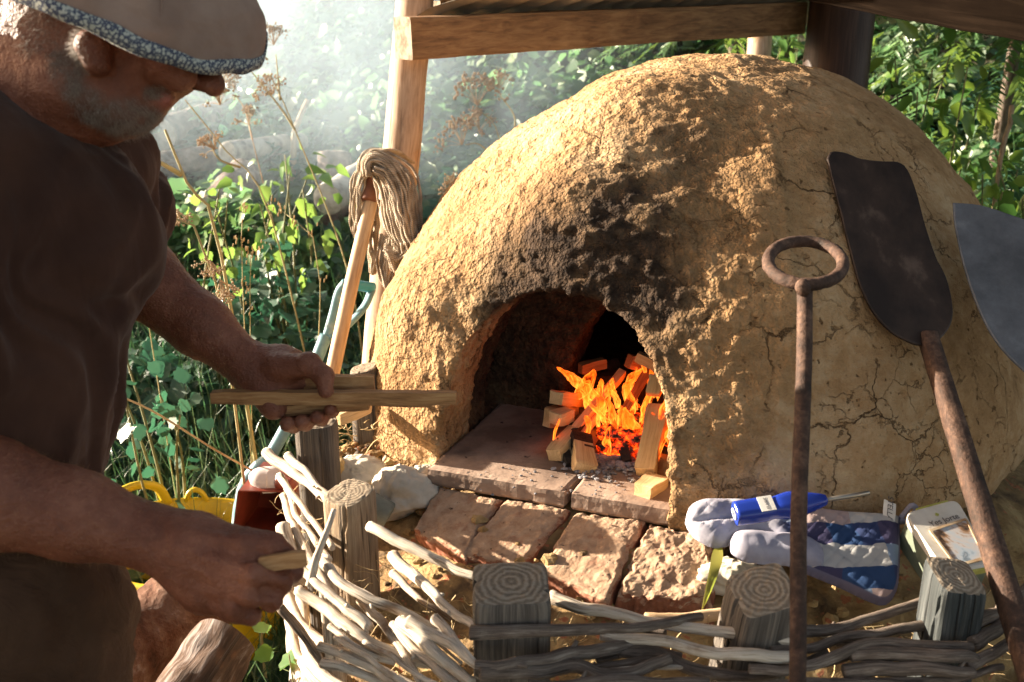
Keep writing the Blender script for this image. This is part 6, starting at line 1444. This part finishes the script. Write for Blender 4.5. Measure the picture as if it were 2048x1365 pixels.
# ------------------------------------------------------------------ the man
man = thing('person', 'man in a bucket hat and dark T-shirt leaning forward with kindling in his hands', 'person', (-0.55, 1.2, 0.0))
def build_body():
    f = Field((-0.86, 0.74, 0.86), (-0.17, 1.50, 1.66), 0.0034)
    c = f.cone
    # skull, face (looks to the right and down)
    q = lambda px, d_=1.06: px * d_ / FPX
    f.ell(P(275, 0, 1.06), (.098, .078, .100), k=0)
    c(P(270, 50, 1.06), q(125), P(290, 90, 1.06), q(84), .02)
    for s in (1, -1):
        d_ = 1.06 - .040 * s
        c(P(140, 172, d_), q(34), P(232, 212, d_ + .012 * s), q(34), .012)          # jaw
        c(P(335, 128, d_), q(38), P(358, 150, d_ + .006 * s), q(33), .006)     # cheek
        c(P(365, 85, d_ + .005 * s), q(32), P(385, 80, d_ + .02 * s), q(24), .02)      # brow
        c(P(398, 168, 1.06 - .013 * s), q(13), P(412, 172, 1.06 - .014 * s), q(14), .006)  # nostril wing
    c(P(225, 215, 1.06), q(42), P(262, 226, 1.06), q(34), .009)                     # chin
    c(P(190, 170, 1.06), .05, P(240, 170, 1.06), .045, .012)
    c(P(275, 180, 1.06), q(42), P(292, 192, 1.06), q(33), .007)                     # mouth block
    c(P(325, 192, 1.055), q(15), P(328, 197, 1.055), q(15), .004)                  # upper lip
    c(P(308, 217, 1.055), q(14), P(312, 217, 1.055), q(12.5), .004)                  # lower lip
    c(P(398, 100, 1.06), q(22), P(424, 160, 1.06), q(21), .010); f.ell(P(428, 172, 1.06), (q(22), .0125, q(22)), k=.006)
    f.cone(P(330, 209, 1.02), .0028, P(330, 209, 1.10), .0028, .003, sub=True)   # mouth line
    for s in (-1, 1):
        f.ell(P(382, 100, 1.06 + s * .034), (.014, .014, .014), k=.01, sub=True); f.ell(P(376, 100, 1.06 + s * .034), (.013, .013, .013), k=.004)
        f.cone(P(190, 85, 1.06 - .078 * s), .012, P(200, 125, 1.06 - .076 * s), .008, .012)   # ear
        f.cone(P(175, 92, 1.06 - .082 * s), .009, P(188, 128, 1.06 - .078 * s), .006, .008)
    # neck
    c(P(205, 130, 1.07), .066, P(40, 215, 1.12), .070, .05); c(P(40, 215, 1.12), .07, P(-40, 360, 1.16), .10, .05)
    c(P(110, 190, 1.04), .030, P(60, 262, 1.10), .022, .03)
    c(P(150, 60, 1.08), .06, P(0, 120, 1.14), .065, .06); c(P(110, 90, 1.10), .085, P(-120, 190, 1.12), .095, .05)
    # trunk under the clothes
    c(P(10, 480, 1.09), .117, P(-90, 900, 1.11), .112, .06); c(P(-130, 340, 1.0), .065, P(150, 360, 1.27), .060, .06)
    # far arm
    c(P(150, 370, 1.27), .058, P(205, 495, 1.30), .053, .03); c(P(205, 495, 1.30), .053, P(275, 552, 1.30), .049, .03)
    c(P(275, 552, 1.30), .049, P(400, 652, 1.295), .037, .02); c(P(400, 652, 1.295), .037, P(500, 734, 1.29), .0275, .02)
    # far hand gripping the sticks
    c(P(498, 730, 1.29), .026, P(560, 742, 1.295), .031, .016); c(P(560, 742, 1.295), .031, P(612, 752, 1.30), .025, .014)
    c(P(505, 752, 1.285), .020, P(548, 812, 1.275), .0180, .016); c(P(545, 775, 1.29), .024, P(590, 790, 1.30), .020, .014)
    c(P(558, 735, 1.268), .0165, P(618, 730, 1.255), .0150, .012); c(P(618, 730, 1.255), .0145, P(648, 752, 1.245), .0125, .006); c(P(648, 752, 1.245), .0120, P(652, 783, 1.243), .0095, .005)
    for (x0, x1, x2, y, r_) in ((640, 668, 660, 822, .0082), (622, 645, 634, 838, .0095), (600, 614, 604, 846, .0100), (574, 588, 574, 850, .0105)):
        c(P(x0, 768, 1.318), r_ * 1.15, P(x1, y - 22, 1.315), r_ * 1.05, .005); c(P(x1, y - 22, 1.315), r_ * 1.05, P(x1 - 2, y, 1.293), r_, .004); c(P(x1 - 2, y, 1.293), r_, P(x2, y - 2, 1.262), r_ * .9, .003)
    # near arm (comes in from the left edge)
    c(P(-190, 420, .96), .062, P(-260, 900, .94), .055, .03); c(P(-260, 900, .94), .056, P(-40, 985, .97), .053, .02)
    c(P(-40, 985, .97), .053, P(150, 1030, .99), .041, .02); c(P(150, 1030, .99), .041, P(318, 1080, 1.0), .0305, .02)
    # near hand
    c(P(318, 1078, 1.0), .030, P(385, 1098, 1.0), .034, .014); c(P(385, 1100, 1.0), .036, P(440, 1118, 1.0), .035, .014)
    c(P(400, 1130, 1.0), .034, P(450, 1165, 1.0), .031, .012); c(P(350, 1100, 1.0), .028, P(415, 1165, 1.0), .032, .012)
    c(P(430, 1098, .990), .024, P(490, 1092, .985), .0185, .010); c(P(490, 1090, .980), .0170, P(545, 1092, .980), .0130, .003); c(P(545, 1092, .980), .0125, P(574, 1110, .985), .0095, .003)   # index
    c(P(450, 1140, 1.03), .022, P(520, 1150, 1.02), .0165, .010); c(P(520, 1150, 1.02), .0155, P(585, 1143, 1.00), .0115, .005)                                     # thumb
    c(P(450, 1135, .98), .024, P(512, 1148, .962), .0165, .004); c(P(512, 1148, .962), .0155, P(562, 1163, .972), .0122, .002); c(P(560, 1168, .975), .0120, P(572, 1148, .995), .0098, .003)  # middle
    c(P(445, 1165, .982), .022, P(502, 1188, .962), .0148, .003); c(P(502, 1188, .962), .0140, P(543, 1201, .972), .0112, .002); c(P(541, 1203, .978), .0112, P(535, 1180, 1.0), .0092, .003)    # ring
    c(P(430, 1180, .99), .020, P(468, 1220, .972), .0130, .003); c(P(468, 1220, .972), .0122, P(502, 1232, .980), .0100, .002); c(P(500, 1230, .985), .0100, P(498, 1208, 1.005), .0085, .003)  # little
    for a_, b_ in (((492, 1122, .955), (580, 1134, .965)), ((488, 1168, .950), (566, 1190, .962)), ((455, 1204, .955), (530, 1222, .965))): f.cone(P(*a_), .0025, P(*b_), .0075, .006, sub=True)
    for a_, b_, r_ in (((350, 1070, .972), (470, 1085, .968), .0045), ((355, 1090, .966), (478, 1138, .958), .0042), ((350, 1110, .968), (470, 1172, .962), .004)):   # tendons
        c(P(*a_), r_, P(*b_), r_, .010)
    for q in ((505, 1150, .952), (497, 1184, .955), (487, 1090, .970), (466, 1212, .964)): f.ell(P(*q), (.0095, .0095, .0095), k=.006)
    for s in ((556, 738, 1.262), (395, 1092, .963)): pass
    return f
fb_ = build_body(); V, F = fb_.mesh(); del fb_
Nn = vnormals(V, F); X, Y, D = proj(V)
V = V + Nn * (0.0006 * fbm(V * 90, 3) + .0009 * fbm(V * 28, 2) + .0004 * ridged(V * np.array([150, 150, 90]), 2))[:, None]
keep = np.ones(len(V), bool)
def dseg(X, Y, pts):
    d = np.full(len(X), 1e9)
    for (x0, y0), (x1, y1) in zip(pts[:-1], pts[1:]):
        ex, ey = x1 - x0, y1 - y0; t = np.clip(((X - x0) * ex + (Y - y0) * ey) / (ex * ex + ey * ey), 0, 1); d = np.minimum(d, np.hypot(X - x0 - t * ex, Y - y0 - t * ey))
    return d
bn = fbm(V * 22, 4)
beard = sstep(44, 14, dseg(X, Y, [(135, 130), (150, 175), (185, 222), (240, 238), (290, 235)]) + 16 * bn) + .8 * sstep(20, 8, dseg(X, Y, [(300, 188), (322, 185)]) + 6 * bn)
beard = np.clip(beard * (.75 + .5 * fbm(V * 60, 3)), 0, 1) * (V[:, 2] > 1.2) * (D < 1.2)
lips = np.exp(-((X - 330) / 16) ** 2 - ((Y - 200) / 14) ** 2) * (V[:, 2] > 1.2)
skin = M('weathered_skin'); v = skin.coord('Object'); n1 = skin.noise(v, 14, 5, .6); n2 = skin.noise(v, 120, 5, .65)
c = skin.ramp(skin.math('ADD', skin.math('MULTIPLY', n1, .7), skin.math('MULTIPLY', n2, .3)), [(.36, (.105, .032, .016)), (.5, (.17, .056, .029)), (.64, (.24, .092, .052))])
frk = skin.ramp(skin.noise(v, 95, 2, .5), [(.68, 0.0), (.76, 1.0)]); c = skin.mix(skin.math('MULTIPLY', frk, .5), c, (.19, .07, .04))
c = skin.mix(skin.attr('beard'), c, (.11, .075, .058)); c = skin.mix(skin.attr('lips'), c, (.36, .11, .08))
wr = skin.node('TexVoronoi', {'Vector': skin.coord('Object', (1, 1, 1)), 'Scale': 210.0}, feature='DISTANCE_TO_EDGE').outputs[0]
skin.pbr(c, .52, skin.bump(skin.math('ADD', skin.math('ADD', n2, skin.math('MULTIPLY', wr, .8)), skin.noise(skin.coord('Object', (1, 1, 2.2)), 45, 5, .7, 1.2)), .6, .003), spec=.35, Subsurface_Weight=.10, Subsurface_Radius=(.012, .004, .002), Subsurface_Scale=.6)
body = mesh('body', V, F, skin.m, man, attrs={'beard': beard * .85, 'lips': lips * .8})
# short grey beard and arm hair: fine tapering strands
def hairs(mask, n, L, r, lean, seed, jit=.35):
    rg = np.random.default_rng(seed); pr = mask / mask.sum(); idx = rg.choice(len(V), n, p=pr); base = V[idx] + rg.normal(size=(n, 3)) * .0012; nn = Nn[idx]
    d = nn * .8 + np.array(lean) + rg.normal(size=(n, 3)) * jit; d /= np.linalg.norm(d, axis=1)[:, None]; l = rg.uniform(.5, 1.1, n)[:, None] * L
    s = np.cross(d, rg.normal(size=(n, 3))); s /= np.linalg.norm(s, axis=1)[:, None]; s2 = np.cross(d, s)
    q0 = base - nn * .001; V3 = np.stack([q0 + s * r, q0 - s * .5 * r + s2 * .87 * r, q0 - s * .5 * r - s2 * .87 * r, q0 + d * l + np.array([0, 0, -.2]) * l * .5], 1).reshape(-1, 3)
    b = (np.arange(n) * 4)[:, None, None]; F3 = (np.array([(0, 1, 3), (1, 2, 3), (2, 0, 3)])[None] + b).reshape(-1, 3)
    return V3, F3
hg_ = M('grey_hair'); hg_.pbr((.30, .25, .21), .55, spec=.4); hb_ = M('sun_bleached_hair'); hb_.pbr((.45, .27, .12), .5, spec=.4)
V3, F3 = hairs(beard ** 2 + 1e-12, 9000, .0085, .00013, (.2, 0, -.45), 5); tag(mesh('beard', V3, F3, hg_.m, man, smooth=False), kind='stuff')
fa = ((X > 215) & (X < 500) & (Y > 420) & (Y < 800) & (D > 1.15)) * 1.0 + ((X > -40) & (X < 420) & (Y > 880) & (Y < 1160) & (D < 1.1)) * .45
V3, F3 = hairs(fa + 1e-12, 6500, .0085, .00007, (.35, 0, -.35), 6, .5); tag(mesh('arm_hair', V3, F3, hb_.m, man, smooth=False), kind='stuff')
hm_ = ((X > 20) & (X < 190) & (Y > -10) & (Y < 120) & (D < 1.2)) * sstep(.1, -.2, Nn[:, 2] * 0 - .3) ; hm_ = ((X > 40) & (X < 180) & (Y > 10) & (Y < 110) & (V[:, 2] > 1.3)) * 1.0
V3, F3 = hairs(hm_ + 1e-12, 3500, .010, .00013, (-.2, 0, -.5), 7); tag(mesh('hair', V3, F3, hg_.m, man, smooth=False), kind='stuff')
# T-shirt
fs = Field((-0.92, 0.70, 0.84), (-0.36, 1.56, 1.56), 0.0055); c = fs.cone
c(P(8, 500, 1.09), .132, P(-62, 760, 1.10), .132, .07); c(P(-62, 760, 1.10), .132, P(-110, 1000, 1.12), .128, .07)
c(P(20, 480, 1.09), .122, P(85, 455, 1.09), .100, .04)
c(P(-130, 345, 1.0), .09, P(-15, 395, 1.06), .083, .04); c(P(150, 345, 1.24), .068, P(90, 395, 1.12), .068, .04)
c(P(105, 480, 1.27), .088, P(92, 600, 1.29), .084, .05); c(P(92, 600, 1.29), .084, P(50, 740, 1.27), .080, .06)
c(P(160, 350, 1.27), .070, P(212, 420, 1.30), .066, .03); c(P(195, 400, 1.30), .065, P(222, 428, 1.30), .060, .02)
c(P(-150, 360, 1.0), .090, P(-190, 620, .96), .082, .05)
c(P(175, 300, 1.20), .043, P(238, 308, 1.24), .035, .04)
fs.cone(P(160, 120, 1.07), .080, P(52, 205, 1.11), .082, .012, sub=True); fs.cone(P(150, 120, 1.05), .06, P(78, 235, 1.07), .030, .01, sub=True)
r = fs.region(fs.lo, fs.lo + fs.n * fs.h)
Vs, Fs = fs.mesh(); del fs; Ns = vnormals(Vs, Fs)
wq = np.stack([fbm(Vs * 6, 2), fbm(Vs * 6 + 9, 2), fbm(Vs * 6 + 19, 2)], 1) * .05
fold = ridged((Vs + wq) * np.array([13, 13, 2.4]), 2) * .012 + fbm((Vs + wq) * np.array([9, 9, 4]), 3) * .013
Vs = Vs + Ns * (fold * sstep(1.46, 1.25, Vs[:, 2]) + .004)[:, None]
shirt_m = M('brown_jersey'); v = shirt_m.coord('Object'); n1 = shirt_m.noise(v, 7, 4, .6); wv = shirt_m.noise(v, 900, 2, .5)
shirt_m.pbr(shirt_m.ramp(n1, [(.35, (.030, .013, .009)), (.65, (.055, .025, .016))]), .95, shirt_m.bump(shirt_m.noise(shirt_m.coord('Object', (1, 1, .3)), 18, 3, .5, .4), .5, .012, shirt_m.bump(wv, .3, .001)), spec=.15, Sheen_Weight=.08)
mesh('t_shirt', Vs, Fs, shirt_m.m, man)
# trousers and boots
ft = Field((-1.0, 0.62, 0.02), (-0.30, 1.62, 1.06), 0.008); c = ft.cone
def wz(px, py, d, z): q = P(px, py, d); q[2] = z; return q
hip1, hip2 = wz(-70, 1100, 1.04, .88), wz(-70, 1000, 1.11, .90)
c(hip1, .128, hip2, .130, .08); c(hip1 + [.02, 0, -.02], .112, wz(0, 1300, 1.05, .50), .088, .06); c(wz(0, 1300, 1.05, .50), .085, wz(20, 1300, 1.10, .08), .075, .04)
c(hip2, .120, wz(60, 1150, 1.26, .52), .090, .06); c(wz(60, 1150, 1.26, .52), .08, wz(30, 1150, 1.34, .08), .075, .04)
c(wz(40, 1100, 1.05, .84), .06, wz(90, 1180, 1.05, .76), .045, .05)
Vt, Ft = ft.mesh(); del ft; Nt = vnormals(Vt, Ft)
Vt = Vt + Nt * (.011 * ridged((Vt + .03 * np.stack([fbm(Vt * 5, 2)] * 3, 1)) * np.array([8, 8, 5]), 2) + .008 * fbm(Vt * 14, 3))[:, None]
trm = M('brown_canvas'); v = trm.coord('Object'); trm.pbr(trm.ramp(trm.noise(v, 6, 5, .6), [(.35, (.045, .023, .013)), (.65, (.085, .045, .026))]), .95, trm.bump(trm.noise(v, 20, 5, .6, 1.0), .7, .015, trm.bump(trm.noise(v, 600, 2, .5), .3, .001)), spec=.15)
mesh('trousers', Vt, Ft, trm.m, man)
for q in (wz(20, 1300, 1.10, 0), wz(30, 1150, 1.34, 0)):
    fbt = Field(q + [-.12, -.12, -.01], q + [.26, .12, .17], .008); fbt.cone(q + [-.02, 0, .05], .052, q + [.15, 0, .042], .042, .03); fbt.cone(q + [-.01, 0, .05], .055, q + [-.01, 0, .13], .05, .03)
    a_, b_ = fbt.mesh(); a_[:, 2] = np.maximum(a_[:, 2], .004); mesh('boot', a_, b_, MAT['dark_post'], man)
# bucket hat
hc = P(272, 8, 1.05)
E1 = P(536, 55, 1.05) - P(404, -5, 1.05); E1 = nrm(E1); 
E2 = P(285, 140, .935) - hc; E2 = E2 - E1 * E2.dot(E1); b2 = np.linalg.norm(E2); E2 = E2 / b2; E3 = np.cross(E2, E1); E3 = E3 if E3[2] > 0 else -E3
a1 = .137; hatprof = [(1.0, 0.0), (1.0, .003), (.97, .016), (.90, .034), (.80, .052), (.70, .064), (.665, .072), (.65, .10), (.62, .145), (.56, .160), (.40, .166), (.2, .168), (.02, .169)]
ng = 120; an = np.linspace(0, 2 * math.pi, ng, endpoint=False)
def hatpt(r_, h_, an, inn=0.0):
    wav = 1 + .018 * np.cos(2 * an + .5) + .012 * np.cos(5 * an) * (r_ > .8) + .022 * np.sin(math.pi * min(1, max(0, (1 - r_) / .35))) * (np.cos(7 * an + 1) + .7 * np.cos(11 * an + 2) + .5 * np.cos(17 * an))
    dz = -.012 * np.cos(2 * an) * (r_ ** 3)
    return hc + (a1 * (r_ - inn) * np.cos(an) * wav)[:, None] * E1 + (b2 * (r_ - inn) * np.sin(an) * wav)[:, None] * E2 + (h_ + dz)[:, None] * E3
pp = crom(np.array([(r_, h_, 0) for r_, h_ in hatprof]), 60)
outer_ = [hatpt(r_, h_, an) for r_, h_, _ in pp]; inner_ = [hatpt(r_, h_ - .0022, an, .018) for r_, h_, _ in pp][::-1]
L_ = outer_ + inner_[3:]; Vh = np.concatenate(L_); Vh = Vh + .0060 * np.stack([fbm(Vh * 12, 3), fbm(Vh * 12 + 6, 3), fbm(Vh * 12 + 12, 3)], 1)
Fh = np.array([(i * ng + j, i * ng + (j + 1) % ng, (i + 1) * ng + (j + 1) % ng, (i + 1) * ng + j) for i in range(len(L_) - 1) for j in range(ng)])
hatm = M('taupe_cotton'); v = hatm.coord('Object'); b = hatm.pbr(hatm.ramp(hatm.noise(v, 12, 5, .6), [(.35, (.24, .16, .125)), (.65, (.34, .24, .19))]), .95, hatm.bump(hatm.noise(v, 12, 3, .5, .6), .6, .02, hatm.bump(hatm.noise(v, 700, 2, .5), .3, .001)), spec=.1)
tr = hatm.node('BsdfTranslucent', {'Color': (.45, .26, .12, 1)}); mx = hatm.node('MixShader', {0: .12}); hatm.l.new(b.outputs[0], mx.inputs[1]); hatm.l.new(tr.outputs[0], mx.inputs[2]); hatm.l.new(mx.outputs[0], hatm.out.inputs[0])
hat = mesh('bucket_hat', Vh, Fh, hatm.m, man)
pb2 = [hatpt(r_, h_, an) for r_, h_ in ((1.012, -.003), (1.016, .004), (1.000, .0125), (.988, .012), (.97, .004), (.99, -.004))]
Vb = np.concatenate(pb2); Vb = Vb + .0060 * np.stack([fbm(Vb * 12, 3), fbm(Vb * 12 + 6, 3), fbm(Vb * 12 + 12, 3)], 1)
Fb = np.array([(i * ng + j, i * ng + (j + 1) % ng, ((i + 1) % 6) * ng + (j + 1) % ng, ((i + 1) % 6) * ng + j) for i in range(6) for j in range(ng)])
flo = M('blue_floral_print'); v = flo.coord('Object'); vo = flo.node('TexVoronoi', {'Vector': v, 'Scale': 240.0}, feature='F1').outputs[0]; n1 = flo.noise(v, 260, 3, .6, 1.5)
k = flo.math('ADD', flo.math('MULTIPLY', vo, .6), flo.math('MULTIPLY', n1, .6)); flo.pbr(flo.ramp(k, [(.50, (.40, .41, .36)), (.58, (.16, .18, .20)), (.64, (.045, .05, .085)), (.76, (.07, .08, .12)), (.82, (.36, .38, .33))]), .9, spec=.1)
mesh('brim_binding', Vb, Fb, flo.m, man)
for t in (2.2, .9, 5.2):     # seams of the hat
    q = np.array([hatpt(r_ + .004, h_ + .001, np.array([t]))[0] for r_, h_, _ in pp[:42]]); V_, F_, U_ = tube(q, .0011, 6); mesh('hat_seam', V_, F_, hatm.m, man, uv=U_)

# ------------------------------------------------------------------ sticks in his hands
KW = MAT['stick_wood']
def stick(a, b, w, t, label, seed, roll=0., tri=False, taper=1.0):
    o = split(a, b, w, t, label, mat=KW, seed=seed, name='kindling_stick', roll=roll, cat='kindling', tri=tri); return o
stick(P(424, 794, 1.262), P(912, 796, 1.262), pw(9, 1.26), pw(13.5, 1.26), 'longest kindling stick with a pale cut left end, held in the far hand', 31)
stick(P(530, 778, 1.285), P(750, 770, 1.285), pw(9, 1.27), pw(22, 1.28), 'broad short kindling piece rising above the long stick in the far hand', 32)
stick(P(532, 822, 1.278), P(738, 808, 1.278), pw(9, 1.27), pw(11, 1.27), 'short dark kindling piece under the long stick against the fingers', 33)
stick(P(620, 806, 1.272), P(862, 812, 1.272), pw(3, 1.27), pw(3.5, 1.27), 'thin splinter below the long stick in the far hand', 34, tri=True)
stick(P(518, 1130, .962), P(613, 1116, .968), pw(9, 1.0), pw(15, 1.0), 'short kindling stub pinched between thumb and finger of the near hand', 35, roll=.3)
stick(P(800, 768, 1.9), P(690, 835, 1.75), .012, .010, 'yellowish split stick lying on the clay behind the far hand', 36) if False else None
split(P(672, 838, 1.62), P(735, 812, 1.68), .011, .010, 'yellowish split piece lying between the log post and the clay behind the fingers', mat=MAT['split_wood'], seed=37, name='wood_piece', cat='wood')

# ------------------------------------------------------------------ smoke drifting behind the post
me_c = P(640, 70, 3.3)
V, F = rock(me_c, (1.25, .75, .62), 3, 0.0, 16, 0.0)
m = M('smoke'); m.n.remove(m.out); m.out = m.n.new('ShaderNodeOutputMaterial')
oc = m.coord('Object'); ln = m.node('VectorMath', {0: m.node('Mapping', {0: m.node('TexCoord').outputs['Object'], 1: (0, 0, -.62), }).outputs[0]}, operation='MULTIPLY'); ln.inputs[1].default_value = (1 / 1.25, 1 / .75, 1 / .62)
le = m.node('VectorMath', {0: ln.outputs[0]}, operation='LENGTH').outputs[1]
fall = m.ramp(le, [(0.15, 1.0), (0.55, .45), (.98, 0.0)]); nz = m.ramp(m.noise(oc, 2.6, 4, .55, .6), [(.36, .15), (.66, 1.0)])
den = m.math('MULTIPLY', m.math('MULTIPLY', fall, nz), 1.35)
pv = m.node('VolumePrincipled', {'Color': (.70, .86, 1, 1), 'Density': den, 'Anisotropy': .35}); m.l.new(pv.outputs[0], m.out.inputs['Volume'])
tag(mesh('smoke', V, F, m.m, loc=me_c - [0, 0, .62]), kind='stuff')
